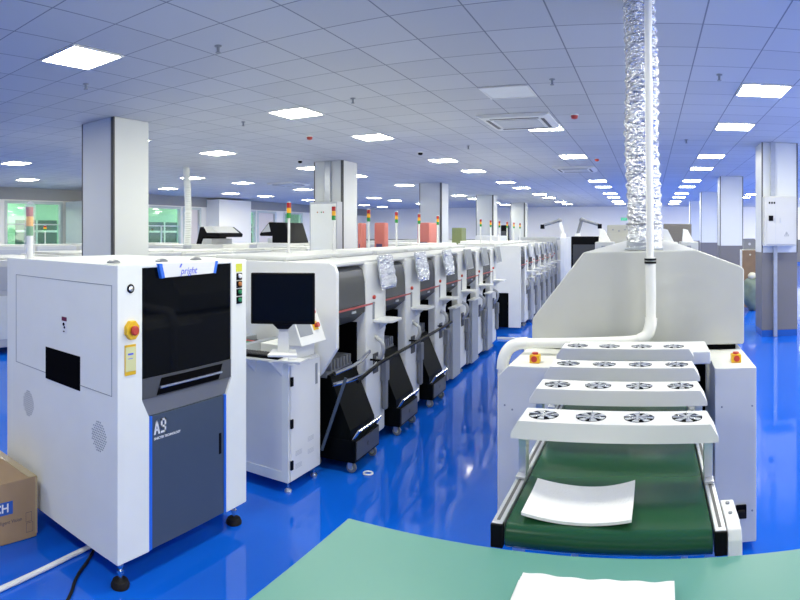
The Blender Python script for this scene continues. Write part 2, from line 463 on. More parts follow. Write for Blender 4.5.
# ------------------------------------------------------------------ ceiling lights
def light_panel():
    root = thing('ceiling_light', None, None)
    b = MB(); s = TILE / 2 - .006
    for a in ((-s, s, -s, -s + .018), (-s, s, s - .018, s), (-s, -s + .018, -s + .018, s - .018), (s - .018, s, -s + .018, s - .018)):
        b.box(a[0], a[1], a[2], a[3], -.012, 0)
    b.build('frame', 'white', root, smooth=False)
    b = MB(); v = [b.bm.verts.new(p) for p in ((-s + .018, -s + .018, -.006), (-s + .018, s - .018, -.006), (s - .018, s - .018, -.006), (s - .018, -s + .018, -.006))]
    b.bm.faces.new(v)
    o = b.build('diffuser', 'lamp', root, smooth=False)
    # the lit face looks down
    me = o.data
    if me.polygons[0].normal.z > 0: me.flip_normals()
    return root
proto = light_panel(); used = False
rows = [('over the far right machines', 12.5), ('over the right-hand walkway', 7.5), ('above the right side of the oven line', 2.5), ('above the aisle beside the oven', -2.5), ('above the placement machine line', -7.5),
        ('behind the placement machine line', -13.5), ('above the second machine line', -20.5), ('nearest the left wall', -26.5)]
jy = [-8.5, -2.5, 3.5, 7.5, 13.5, 17.5, 23.5, 27.5, 33.5, 37.5, 43.5, 47.5]
unlit_done = False
for rname, i in rows:
    cnt = 0
    for j in jy:
        x = (-0.285 + i) * TILE; y = 4.041 + j * TILE
        if y > Y1 - .6 or (y < 1.0 and i not in (2.5, -2.5, -7.5)): continue
        if i == -2.5 and j == 3.5:
            continue
        o = proto if not used else copy_tree(proto)
        used = True
        place(o, (x, y, CEIL - .0015))
        tag(o, '%s square white ceiling light %s' % (ords[cnt] if cnt else 'first', rname), 'ceiling light', 'square ceiling light panels')
        cnt += 1
x, y = (-0.285 - 2.5) * TILE, 4.041 + 3.5 * TILE
un = thing('ceiling_light', 'unlit square ceiling panel left of the foil duct', 'ceiling light', (x, y, CEIL - .0015))
for ch in proto.children:
    c = ch.copy(); c.data = ch.data.copy() if ch.name.startswith('diffuser') else ch.data
    COL.objects.link(c); c.parent = un
    if ch.name.startswith('diffuser'):
        c.data.materials.clear(); c.data.materials.append(M['unlit'])

# unseen corridor lights, extra ones added to brighten the view through the windows
for k, y in enumerate((7.6, 10.0, 13.0, 15.6, 18.6, 21.0, 24.0)):
    b = MB(); b.box(X0 - 1.6, X0 - 1.1, y - .3, y + .3, CEIL - .03, CEIL - .001)
    tag(b.build('corridor_light', 'lamp', smooth=False), '%s unseen ceiling light in the corridor behind the left windows' % ords[k], 'ceiling light', 'corridor lights')

# ceiling cassettes
def cassette(x, y, label, s=0.44):
    r = thing('air_conditioner', label, 'air conditioner', (x, y, CEIL - .001), group='ceiling air conditioners')
    b = MB(); b.prism([(-s, 0), (s, 0), (s, -.02), (s - .06, -.045), (-s + .06, -.045), (-s, -.02)], 'y', -s, s, .006, mtx=Matrix.Translation(r.location)); b.build('housing', 'white', r)
    b = MB(); g = s - .17; b.box(x - g, x + g, y - g, y + g, CEIL - .052, CEIL - .045, .004)
    b.build('grille', 'lightgrey', r)
    b = MB()
    for (dx, dy, lx, ly) in ((0, -s + .1, s - .14, .02), (0, s - .1, s - .14, .02), (-s + .1, 0, .02, s - .14), (s - .1, 0, .02, s - .14)):
        b.box(x + dx - lx, x + dx + lx, y + dy - ly, y + dy + ly, CEIL - .05, CEIL - .044)
    b.build('outlet_slot', 'seam', r, smooth=False)
cassette(-1.62, 7.3, 'white ceiling air conditioner nearest the foil duct')
cassette(-1.62, 12.9, 'ceiling air conditioner farther back above the aisle')
cassette(-9.6, 13.8, 'ceiling air conditioner above the black-hooded printers')

def sprinkler(x, y, label):
    r = thing('sprinkler', label, 'sprinkler', (x, y, CEIL - .001), group='ceiling sprinklers')
    b = MB(); b.lathe([(.028, 0), (.028, -.006), (.012, -.01), (.010, -.045), (.012, -.05)], (x, y, CEIL - .001)); b.build('stem', 'midgrey', r)
    b = MB(); b.cyl((x, y, CEIL - .051), (x, y, CEIL - .056), .02); b.build('deflector', 'midgrey', r)
for (x, y, l) in ((-3.0, 3.38, 'sprinkler head nearest the camera over the left machines'), (-.9, 5.42, 'sprinkler head left of the foil duct, beside the unlit panel'), (.62, 5.3, 'sprinkler head right of the foil duct'),
                  (-4.79, 5.88, 'sprinkler head above the white column'), (-3.0, 5.5, 'sprinkler head ahead of the machine line lights'), (-4.6, 3.3, 'sprinkler head beside the leftmost bright light'),
                  (.55, 9.0, 'sprinkler head behind the foil duct on the right'), (-2.9, 9.2, 'sprinkler head between the far ceiling lights')):
    sprinkler(x, y, l)
def smoke(x, y, label, m='red'):
    r = thing('smoke_detector', label, 'smoke detector', (x, y, CEIL - .001), group='ceiling smoke detectors')
    b = MB(); b.lathe([(.05, 0), (.05, -.012), (.046, -.016)], (x, y, CEIL - .001)); b.build('base', 'white', r)
    b = MB(); b.lathe([(.044, -.016), (.036, -.05), (.015, -.058)], (x, y, CEIL - .001)); b.build('sensor_head', m, r)
smoke(-.9, 7.05, 'red smoke detector beside the ceiling air conditioner')
smoke(-4.7, 7.3, 'red smoke detector above the left machine line')
smoke(-1.0, 11.2, 'red smoke detector above the far aisle')
smoke(-9.3, 7.1, 'red smoke detector near the left windows')
smoke(-3.9, 9.6, 'dark smoke detector over the coral cabinets', 'black')
smoke(-6.4, 9.6, 'dark smoke detector ahead of the cabinet column', 'black')

# ------------------------------------------------------------------ A9 inspection machine (front looks to +X)
def inspection_machine():
    FX = -2.07; YA, YB = 1.66, 2.57; BX = -3.11; ZB, ZT = .115, 1.46
    r = thing('inspection_machine', 'white inspection machine with black glass window and slate A9 door', 'inspection machine', ((FX + BX) / 2, (YA + YB) / 2, 0))
    b = MB()
    b.box(BX, FX - .08, YA + .0005, YB - .0005, ZB, ZT, .003)
    # front pillars: widened under the window
    b.prism([(YA, ZB), (1.852, ZB), (1.852, .745), (1.808, .83), (1.808, ZT), (YA, ZT)], 'x', FX - .12, FX, .006)
    b.prism([(YB, ZB), (YB, ZT), (2.44, ZT), (2.44, .83), (2.40, .745), (2.40, ZB)], 'x', FX - .12, FX, .006)
    b.box(FX - .1, FX - .004, 1.79, 2.46, ZT - .018, ZT - .002, .004)
    b.build('body', 'white_cool', r)
    b = MB(); b.box(FX - .065, FX - .008, 1.808, 2.44, .925, ZT - .018); b.build('window', 'glassblack', r, smooth=False)
    hp = MB(); hp.box(FX - .065, FX - .004, 1.808, 2.44, .832, .927)
    hp = hp.build('handle_panel', 'handlepanel', r, smooth=False)
    b = MB(); b.prism([(1.90, .838), (2.34, .838), (2.37, .915), (1.93, .915)], 'x', FX - .01, FX - .002); b.build('pocket', 'void', hp, smooth=False)
    b = MB(); b.cyl((FX + .004, 1.915, .875), (FX + .004, 2.355, .875), .007, 10); b.box(FX - .01, FX + .004, 1.916, 1.924, .871, .879); b.box(FX - .01, FX + .004, 2.344, 2.352, .871, .879)
    b.build('handle_bar', 'chrome', hp)
    b = MB(); b.prism([(1.808, .828), (2.44, .828), (2.40, .748), (1.852, .748)], 'x', FX - .07, FX - .012); b.build('lower_bezel', 'gunmetal', r, smooth=False)
    b = MB(); b.box(FX - .07, FX - .006, 1.872, 2.385, ZB + .004, .745, .003); d = b.build('door', 'slate', r)
    b = MB(); b.box(FX - .008, FX - .004, 2.345, 2.365, .44, .55, .002); b.build('latch', 'black', d)
    for y in (1.853, 2.386):
        b = MB(); b.box(FX - .07, FX - .003, y, y + .018, ZB + .004, .745); b.build('trim_strip', 'blue', r, smooth=False)
    b = MB(); ox, oz = 1.884, .652
    def gl(polys, dx=0):
        for pl in polys: b.prism([(ox + dx + u, oz + w) for u, w in pl], 'x', FX - .0062, FX - .0048)
    gl([[(0, 0), (.011, 0), (.022, .066), (.014, .066)], [(.014, .066), (.022, .066), (.040, 0), (.029, 0)], [(.009, .016), (.031, .016), (.029, .026), (.011, .026)]])
    gl([[(0, .026), (.010, .026), (.010, .068), (0, .068)], [(0, .058), (.034, .058), (.034, .068), (0, .068)], [(.024, 0), (.034, 0), (.034, .068), (.024, .068)], [(0, .026), (.034, .026), (.034, .036), (0, .036)], [(0, 0), (.034, 0), (.034, .010), (0, .010)]], .045)
    b.build('lettering', 'whitebtn', d, smooth=False)
    text_mesh('lettering', 'SINICTEK TECHNOLOGY', .0155, 'whitebtn', face_px(FX - .0058, 1.885, .632), d, align='LEFT', bold=.0004)
    # name board at the top of the window
    b = MB(); b.prism([(1.92, ZT), (2.30, ZT), (2.283, 1.398), (1.938, 1.392)], 'x', FX - .008, FX + .012, .002); nb = b.build('name_board', 'white', r)
    for pl in ([(1.90, ZT), (1.921, ZT), (1.940, 1.391), (1.920, 1.389)], [(2.299, ZT), (2.319, ZT), (2.302, 1.396), (2.282, 1.398)]):
        b = MB(); b.prism(pl, 'x', FX - .008, FX + .0122); b.build('blue_edge', 'blue', nb, smooth=False)
    text_mesh('logo', 'pright', .048, 'bluelogo', face_px(FX + .0126, 2.10, 1.418), nb, shear=.25)
    b = MB(); b.prism([(2.035, 1.437), (2.045, 1.455), (2.055, 1.455), (2.045, 1.437)], 'x', FX + .012, FX + .0132); b.build('logo_dot', 'bluelogo', nb, smooth=False)
    # pillar controls
    b = MB(); b.torus((FX + .002, 1.735, 1.352), .017, .004, 'x'); b.build('key_switch_ring', 'black', r)
    b = MB(); b.lathe([(.014, 0), (.013, .006), (.006, .008)], (FX, 1.735, 1.352), 'x'); b.build('key_switch', 'chrome', r)
    e = MB(); n = 8
    e.prism([(1.735 + .040 * math.cos(2 * PI * (k + .5) / n), 1.165 + .046 * math.sin(2 * PI * (k + .5) / n)) for k in range(n)], 'x', FX - .002, FX + .022, .004)
    e = e.build('emergency_stop', 'yellow', r)
    b = MB(); b.lathe([(.012, .018), (.014, .026), (.022, .028), (.022, .036), (.017, .041)], (FX, 1.735, 1.165), 'x'); b.build('stop_button', 'red', e)
    b = MB(); b.box(FX, FX + .004, 1.70, 1.765, .96, 1.098, .001); c = b.build('warning_card', 'yellow', r)
    b = MB(); b.box(FX + .003, FX + .0055, 1.703, 1.762, .978, 1.088); b.build('card_face', 'paleyellow', c, smooth=False)
    b = MB(); b.box(FX + .005, FX + .0062, 1.716, 1.748, 1.052, 1.060); b.box(FX + .005, FX + .0062, 1.718, 1.744, 1.034, 1.037); b.build('card_print', 'bluelogo', c, smooth=False)
    # status buttons on the right pillar
    b = MB(); b.box(FX, FX + .002, 2.478, 2.528, 1.395, 1.438); b.build('warning_sticker', 'lemon', r, smooth=False)
    for k, mm in enumerate(('whitebtn', 'orangebtn', 'greenbtn', 'greenbtn')):
        z = 1.368 - k * .043
        p = MB(); p.box(FX, FX + .004, 2.481, 2.527, z - .019, z + .019, .002); p = p.build('button_plate', 'black', r)
        b = MB(); b.lathe([(.012, .003), (.012, .012), (.009, .014)], (FX, 2.504, z + .003), 'x', 16); b.build('push_button', mm, p)
    # side panel that looks to the camera (-Y)
    p = MB(); p.box(-2.90, -2.115, YA - .0025, YA + .002, .90, 1.365); p.box(-2.90, -2.115, YA - .0025, YA + .002, .868, .8985)
    g = MB()
    for bx in ((-3.0, -2.11, 1.365, 1.368), (-3.0, -2.997, .865, 1.368), (-2.113, -2.11, .865, 1.368), (-3.0, -2.11, .865, .868)):
        g.box(bx[0], bx[1], YA - .0012, YA + .002, bx[2], bx[3])
    p.bm.free()
    g.build('panel_groove', 'midgrey', r, smooth=False)
    b = MB(); b.prism([(-2.675, .838), (-2.675, 1.005), (-2.36, 1.005), (-2.36, .838)], 'y', YA - .002, YA + .001); h = b.build('side_opening', 'void', r, smooth=False)
    b = MB(); b.box(-2.52, -2.477, YA - .002, YA, 1.162, 1.182); l = b.build('warning_label', 'maroon', r, smooth=False)
    b = MB(); b.box(-2.52, -2.477, YA - .0016, YA, 1.10, 1.161); b.build('label_paper', 'whitebtn', l, smooth=False)
    b = MB(); b.cyl((-2.502, YA - .003, 1.145), (-2.502, YA, 1.145), .009, 8); b.cyl((-2.495, YA - .003, 1.13), (-2.495, YA, 1.13), .007, 8); b.box(-2.506, -2.494, YA - .003, YA, 1.106, 1.112); b.build('label_figure', 'black', l, smooth=False)
    for (cx, cz) in ((-2.86, .66), (-2.21, .66)):
        b = MB()
        for i in range(-4, 5):
            for j in range(-6, 7):
                if (i / 4.4) ** 2 + (j / 6.5) ** 2 < 1:
                    x = cx + i * .0125 + (.006 if j % 2 else 0); z = cz + j * .011
                    b.box(x - .0028, x + .0028, YA - .0012, YA + .001, z - .0028, z + .0028)
        b.build('vent', 'midgrey', r, smooth=False)
    # roof caps and feet
    for (x, y) in ((-2.25, 1.78), (-2.2, 2.05), (-2.2, 2.3)):
        b = MB(); b.lathe([(.032, 0), (.032, .006), (.02, .014), (.008, .016)], (x, y, ZT), 'z', 16); b.build('roof_cap', 'gunmetal', r)
    for (x, y) in ((-2.10, 1.70), (-2.12, 2.52), (-3.04, 1.72), (-3.04, 2.52)):
        f = MB(); f.lathe([(.042, 0.0005), (.044, .012), (.036, .03), (.015, .034)], (x, y, 0)); f = f.build('foot', 'rubber', r)
        b = MB(); b.cyl((x, y, .03), (x, y, .12), .009, 10); b.cyl((x, y, .062), (x, y, .076), .017, 6); b.cyl((x, y, .09), (x, y, .1), .015, 6); b.build('stud', 'chrome', f)
    # wrapped signal tower on the rear edge of the roof
    X, Y = -2.93, 1.71
    s = MB(); s.cyl((X, Y, ZT), (X, Y, 1.59), .018, 16); s = s.build('signal_tower', 'white', r)
    for k, mm in enumerate(('greenlens', 'amber', 'redlens')):
        b = MB(); z = 1.59 + k * .055; b.cyl((X, Y, z), (X, Y, z + .054), .021, 16); b.build(('green_lamp', 'amber_lamp', 'red_lamp')[k], mm, s)
    b = MB(); b.lathe([(.030, ZT + .002), (.034, 1.55), (.031, 1.65), (.034, 1.755), (.030, 1.765), (.006, 1.79)], (X, Y, 0), 'z', 14); o = b.build('plastic_cover', 'plasticwrap', s)
    return r
inspection_machine()

# ------------------------------------------------------------------ cardboard box, pipe, cable on the floor
def cardboard_box():
    xa, xb, ya, yb, h = -3.17, -2.70, 1.12, 1.62, .32
    r = thing('cardboard_box', 'brown cardboard box with a blue label beside the A9 machine', 'box', ((xa + xb) / 2, (ya + yb) / 2, 0))
    b = MB(); b.box(xa, xb, ya, yb, .001, h, .006); b.build('carton', 'card', r)
    b = MB(); b.box(xa + .003, xb - .003, 1.34, 1.40, h, h + .002); b.box(xb - .001, xb + .001, 1.34, 1.40, h - .06, h); b.build('flap_tape', 'tape', r, smooth=False)
    b = MB(); b.box(xa + .002, xb - .001, yb - .05, yb - .0005, h, h + .002); b.box(xb - .02, xb + .0015, yb - .012, yb + .0015, .02, h - .003); b.build('edge_tape', 'tape', r, smooth=False)
    b = MB(); b.box(xb, xb + .0008, 1.20, 1.475, .155, .222); l = b.build('printed_label', 'bluelabel', r, smooth=False)
    text_mesh('lettering', 'TECH', .062, 'foam', face_px(xb + .001, 1.452, .188), l, align='RIGHT', bold=.0012)
    text_mesh('lettering', 'Intelligent Vision', .026, 'brownprint', face_px(xb + .0004, 1.53, .115), r, align='RIGHT')
    b = MB()
    for (y, z, w, hh) in ((1.57, .115, .03, .04), (1.575, .06, .034, .04)):
        for d in ((-w, w, hh, hh + .003), (-w, w, -hh, -hh + .003), (-w, -w + .003, -hh, hh), (w - .003, w, -hh, hh)):
            b.box(xb, xb + .0008, y + d[0] * .6, y + d[1] * .6, z + d[2] * .6, z + d[3] * .6)
    b.build('printed_mark', 'brownprint', r, smooth=False)
cardboard_box()
b = MB(); b.tube([(-2.25, .55, .013), (-2.36, 1.22, .013), (-2.45, 1.8, .013), (-2.5, 2.3, .013)], .012, 12, 1)
tag(b.build('floor_conduit', 'pvc'), 'white plastic conduit lying on the floor under the A9 machine', 'pipe')
b = MB(); b.tube([(-1.95, 1.05, .008), (-2.05, 1.3, .008), (-2.17, 1.48, .008), (-2.27, 1.57, .008), (-2.36, 1.72, .008), (-2.55, 1.95, .008), (-2.6, 2.3, .008)], .0075, 8, 2)
tag(b.build('power_cable', 'rubber'), 'black power cable curling out from under the A9 machine', 'cable')

# ------------------------------------------------------------------ operator cabinet with monitor
def operator_cabinet():
    xa, xb, ya, yb, zt = -2.62, -2.075, 3.0, 3.36, .80
    r = thing('operator_cabinet', 'white operator cabinet with hinged door right of the A9 machine', 'cabinet', ((xa + xb) / 2, (ya + yb) / 2, 0))
    b = MB(); b.box(xa, xb - .012, ya, yb, .065, zt, .006); b.build('body', 'white', r)
    b = MB(); b.box(xa, xb - .012, ya - .003, ya, .068, .13); b.box(xb - .06, xb - .012, ya - .003, ya, .13, zt - .01); b.build('side_frame', 'white_cool', r, smooth=False)
    b = MB(); b.box(xb - .014, xb, ya + .012, yb - .008, .075, zt - .008, .003); d = b.build('door', 'white', r)
    for z in (.175, .43, .69):
        b = MB(); b.box(xb - .004, xb + .008, ya + .006, ya + .03, z - .028, z + .028, .002); b.build('hinge', 'black', d)
    b = MB(); b.box(xb, xb + .004, yb - .07, yb - .045, .62, .755, .002); b.build('handle', 'midgrey', d)
    for (y0, z0) in ((3.06, .22), (3.06, .14), (3.2, .27), (3.2, .19)):
        b = MB()
        for k in range(4): b.box(xb, xb + .001, y0 + .0, y0 + .07, z0 + k * .008, z0 + k * .008 + .003)
        b.build('vent', 'lightgrey', d, smooth=False)
    for (x, y) in ((-2.11, 3.03), (-2.105, 3.32), (-2.58, 3.04), (-2.58, 3.32)):
        f = MB(); f.lathe([(.022, .0005), (.023, .012), (.012, .022)], (x, y, 0), seg=16); f = f.build('foot', 'alu', r)
        b = MB(); b.cyl((x, y, .02), (x, y, .068), .007, 8); b.build('stud', 'chrome', f)
    # raised back of the cabinet that carries the control console
    b = MB(); b.box(-2.32, -2.12, 3.02, yb - .005, zt, .905, .006); b.build('upper_housing', 'white', r)
    # keyboard tray
    t = MB(); t.prism([(-2.45, 2.83), (-1.955, 2.93), (-1.985, 3.04), (-2.45, 3.02)], 'z', .826, .84, .003); t = t.build('keyboard_tray', 'white', r)
    for bx in (-2.36, -2.15):
        b = MB(); b.prism([(2.88, .826), (3.02, .826), (3.02, .70)], 'x', bx, bx + .02); b.build('bracket', 'white', t, smooth=False)
    # slanted touch console facing the aisle
    c = MB(); c.prism([(-2.16, .905), (-2.02, .905), (-2.035, .945), (-2.11, 1.13), (-2.16, 1.13)], 'y', 3.05, 3.34, .006); c = c.build('console', 'white', r)
    nrm = Vector((.185, 0, .075)).normalized()
    def on(u, y, lift=.0): # u 0..1 up the slanted face
        return Vector((-2.035 - .075 * u, y, .945 + .185 * u)) + nrm * lift
    def slab(name, m, u0, u1, y0, y1, h, par):
        q = MB(); P = [on(u0, y0), on(u0, y1), on(u1, y1), on(u1, y0)]; Q = [p + nrm * h for p in P]
        vs = [q.bm.verts.new(p) for p in P + Q]
        for f in ((0, 1, 2, 3), (4, 5, 6, 7), (0, 1, 5, 4), (1, 2, 6, 5), (2, 3, 7, 6), (3, 0, 4, 7)): q.bm.faces.new([vs[i] for i in f])
        return q.build(name, m, par, smooth=False)
    slab('touch_screen', 'midgrey', .08, .94, 3.065, 3.21, .003, c)
    for u, mm in ((.78, 'red'), (.33, 'red')):
        pl = slab('button_plate', 'yellow', u - .14, u + .14, 3.235, 3.29, .004, c)
        b = MB(); b.cyl(on(u, 3.262, .004), on(u, 3.262, .03), .013, 12, .017); b.build('push_button', mm, pl) if False else b.build('push_button', mm, c)
    # conveyor rails that link the two machines behind the cabinet
    for x in (-2.66, -2.46):
        b = MB(); b.box(x, x + .05, 2.60, 3.36, .83, .885, .004); b.build('transfer_rail', 'steel', r)
    b = MB(); b.box(-2.61, -2.46, 2.64, 3.36, .84, .846); b.build('rail_bed', 'void', r, smooth=False)
    b = MB(); b.box(-2.60, -2.47, 3.02, 3.16, .85, .872); b.build('circuit_board', 'pcb', r, smooth=False)
    b = MB(); b.box(-2.58, -2.50, 3.17, 3.2, .85, .872); b.build('red_connector', 'red', r, smooth=False)
    return r
operator_cabinet()

def monitor():
    cx, cy, zc = -1.965, 2.77, 1.232
    ang = math.atan2(cx, cy) * -1          # panel faces the camera
    r = thing('monitor', 'black flat monitor on a white stand above the operator cabinet', 'monitor', (cx, cy, .905), ang - .07)
    T = r.matrix_basis.copy()
    w, h = .183, .146
    z0 = zc - .905
    b = MB(); b.box(-w, w, -.012, .03, z0 - h, z0 + h, .006, mtx=T); b.build('bezel', 'black', r)
    b = MB(); b.box(-w + .014, w - .014, -.0135, -.011, z0 - h + .02, z0 + h - .013, mtx=T); b.build('screen', 'screen', r, smooth=False)
    b = MB(); b.prism([(-.035, .01), (.035, .01), (.022, z0 - h + .1), (-.022, z0 - h + .1)], 'y', .032, .055, .004, mtx=T); b.build('neck', 'white', r)
    b = MB(); b.prism([(-.085, -.05), (.085, -.05), (.07, .11), (-.07, .11)], 'z', 0.0005, .016, .005, mtx=T); b.build('base', 'white', r)
    b = MB(); b.prism([(-.06, z0 - h), (.06, z0 - h), (.03, z0 - h - .03), (-.03, z0 - h - .03)], 'y', .0, .03, .003, mtx=T); b.build('chin', 'black', r)
    return r
def keyboard():
    T = Matrix.Translation((-2.255, 2.935, .841)) @ Matrix.Rotation(.16, 4, 'Z')
    r = thing('keyboard', 'grey keyboard on the white tray below the monitor', 'keyboard', (-2.255, 2.935, .841), .16)
    b = MB(); b.box(-.15, .15, -.055, .055, 0, .018, .004, mtx=T); b.build('case', 'black', r)
    b = MB()
    for i in range(15):
        for j in range(4):
            b.box(-.143 + i * .0192, -.143 + i * .0192 + .016, -.048 + j * .024, -.048 + j * .024 + .02, .018, .024, .002, mtx=T, seg=1)
    b.build('keys', 'keyb', r, smooth=False)
def mouse():
    r = thing('mouse', 'white mouse beside the grey keyboard', 'mouse', (-2.04, 2.975, .841))
    b = MB(); b.sphere((-2.04, 2.975, .843), .03, .8, 1.2, .9, 20)
    for v in b.bm.verts: v.co.z = max(v.co.z, .8412)
    b.build('shell', 'whitebtn', r)
    b = MB(); b.cyl((-2.044, 2.955, .866), (-2.036, 2.955, .866), .006, 10); b.build('wheel', 'midgrey', r)
monitor(); keyboard(); mouse()

# ------------------------------------------------------------------ placement machine line
ROW_A = .042
ROW_O = Vector((-1.985, 3.43, 0))
PITCH = .81
def row_point(u, v=0.0, z=0.0):
    c, s = math.cos(ROW_A), math.sin(ROW_A)
    return Vector((ROW_O.x - s * u + c * v, ROW_O.y + c * u + s * v, z))

def signal_tower(parent, x, y, z, h=.31, rad=.02):
    s = MB(); s.cyl((x, y, z), (x, y, z + h), .011, 10); s.cyl((x, y, z), (x, y, z + .012), .03, 14); s = s.build('signal_tower', 'white', parent)
    for k, (nm, mm) in enumerate((('green_lamp', 'greenlens'), ('amber_lamp', 'amber'), ('red_lamp', 'redlens'))):
        b = MB(); b.cyl((x, y, z + h + k * .044), (x, y, z + h + k * .044 + .043), rad, 14, bev=.003); b.build(nm, mm, s)
    b = MB(); b.cyl((x, y, z + h + .132), (x, y, z + h + .14), rad, 14, .012); b.build('cap', 'white', s)

def placement_machine(end_panel, wrapped, bin_, lower):
    r = thing('placement_machine', None, None)
    p = PITCH
    b = MB(); b.box(-1.35, -.30, .0, p - .004, .08, 1.385, .01); b.build('body', 'white', r)
    b = MB(); b.box(-1.35, -.02, .0, p - .004, 1.375, 1.405, .012); b.box(-1.1, -.45, .06, p - .04, 1.405, 1.44, .012); b.build('top_cover', 'topwhite', r)
    b = MB(); b.box(-.31, .0, .45, p - .004, .07, 1.39, .022); b.build('front_pillar', 'white', r)
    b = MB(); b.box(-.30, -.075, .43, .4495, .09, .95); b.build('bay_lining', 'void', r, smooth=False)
    # bay: smoked hood, dark lower hood, black recess
    b = MB(); b.prism([(-.3, 1.36), (-.06, 1.365), (-.025, 1.34), (-.008, 1.25), (-.002, 1.085), (-.3, 1.085)], 'y', .012, .445, .006); h = b.build('hood', 'hood', r)
    b = MB(); b.box(-.006, .0025, .012, .60, 1.072, 1.084); b.build('stripe', 'redline', h, smooth=False)
    b = MB(); b.prism([(-.3, 1.072), (-.002, 1.072), (-.008, 1.03), (-.10, .955), (-.3, .955)], 'y', .015, .44, .004); l = b.build('lower_hood', 'hoodlow', r)
    b = MB(); b.box(-.006, .0, .22, .28, 1.04, 1.056); b.build('handle', 'lightgrey', l, smooth=False)
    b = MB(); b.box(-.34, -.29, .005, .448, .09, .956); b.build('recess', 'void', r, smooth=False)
    # feeder mechanism in the recess
    b = MB()
    b.box(-.29, -.10, .03, .42, .62, .66, .004)
    for k in range(7): b.box(-.26, -.09, .07 + k * .048, .07 + k * .048 + .02, .66, .73, .003)
    b.build('feeder_bank', 'chute', r)
    if end_panel:
        b = MB(); b.prism([(-1.36, .64), (-.13, .64), (-.11, .66), (0.005, .835), (0.005, 1.345), (-.012, 1.385), (-.05, 1.407), (-1.36, 1.407)], 'y', -.03, .01, .006); b.build('side_panel', 'white', r)
        b = MB(); b.box(-1.35, -.30, -.012, .0, .08, .66); b.build('lower_side_panel', 'blackpaint', r, smooth=False)
    else:
        b = MB(); b.prism([(-.31, .60), (-.16, .60), (-.02, .80), (-.004, .86), (-.004, 1.35), (-.03, 1.385), (-.31, 1.385)], 'y', -.004, .012, .003); b.build('side_panel', 'white', r)
    # operator display hung in front of the pillar
    tl = Matrix.Translation((.045, .725, 1.312)) @ Matrix.Rotation(-.16, 4, 'Y')
    b = MB(); b.box(-.014, .014, -.125, .125, -.118, .118, .006, mtx=tl); b.box(-.05, -.014, -.05, .05, -.04, .04, .004, mtx=tl); d = b.build('display', 'lightgrey', r)
    if wrapped:
        b = MB(); t = bmesh.new(); bmesh.ops.create_grid(t, x_segments=14, y_segments=14, size=.5)
        for v in t.verts:
            x, y = v.co.x, v.co.y
            ed = max(abs(x), abs(y)) * 2
            v.co = Vector((.021 + random.uniform(-.007, .009) - (.018 if ed > .99 else 0), x * .275, y * .26 - .003))
        b._merge(t, tl); b.build('foil_wrap', 'foil', d, smooth=False)
    else:
        b = MB(); b.box(.013, .016, -.112, .112, -.105, .105, mtx=tl); b.build('screen', 'midgrey', d, smooth=False)
    b = MB(); b.lathe([(.014, 0), (.016, .014), (.01, .018)], (0, .575, 1.125), 'x', 12); b.build('stop_button', 'red', r)
    b = MB(); b.box(-.001, .006, .56, .59, .96, 1.09, .002); b.build('button_strip', 'midgrey', r)
    # fold-out shelf
    s = MB(); s.prism([(.0, .57), (.11, .57), (.15, .60), (.15, .78), (.12, .80), (.0, .80)], 'z', .935, .955, .004); s = s.build('shelf', 'white', r)
    b = MB(); b.prism([(0, .935), (.09, .935), (0, .86)], 'y', .68, .70); b.build('bracket', 'white', s, smooth=False)
    # tubular handles below
    b = MB(); b.tube([(-.04, .60, .62), (.03, .605, .64), (.07, .61, .72), (.06, .61, .79), (-.005, .62, .82)], .017, 8, 2); b.build('tube_handle', 'satin', r)
    b = MB(); b.box(-.002, .010, .565, .65, .55, .70, .003); b.build('vent_pad', 'handlepanel', r)
    b = MB(); b.box(.0, .05, .70, .78, .46, .62, .01); b.box(.004, .046, .71, .77, .24, .47, .018); b.build('tape_chute', 'chute', r)
    if bin_:
        b = MB(); b.box(-.28, -.005, .06, .425, .05, .60, .008); b.build('feeder_cabinet', 'midgrey', r)
        b = MB(); b.box(-.01, .03, .14, .43, .05, .80, .006); b.build('waste_bin', 'bin', r)
        b = MB(); b.box(-.02, .06, .12, .445, .80, .815, .003); b.build('bin_lid', 'white', r)
    for (x, y) in ((-.06, .55), (-.06, .73), (-1.28, .1), (-1.28, .7)):
        b = MB(); b.lathe([(.03, .0005), (.03, .02), (.014, .03), (.012, .085)], (x, y, 0), seg=12); b.build('foot', 'gunmetal', r)
    signal_tower(r, -.87, .765, 1.435, .30)
    return r

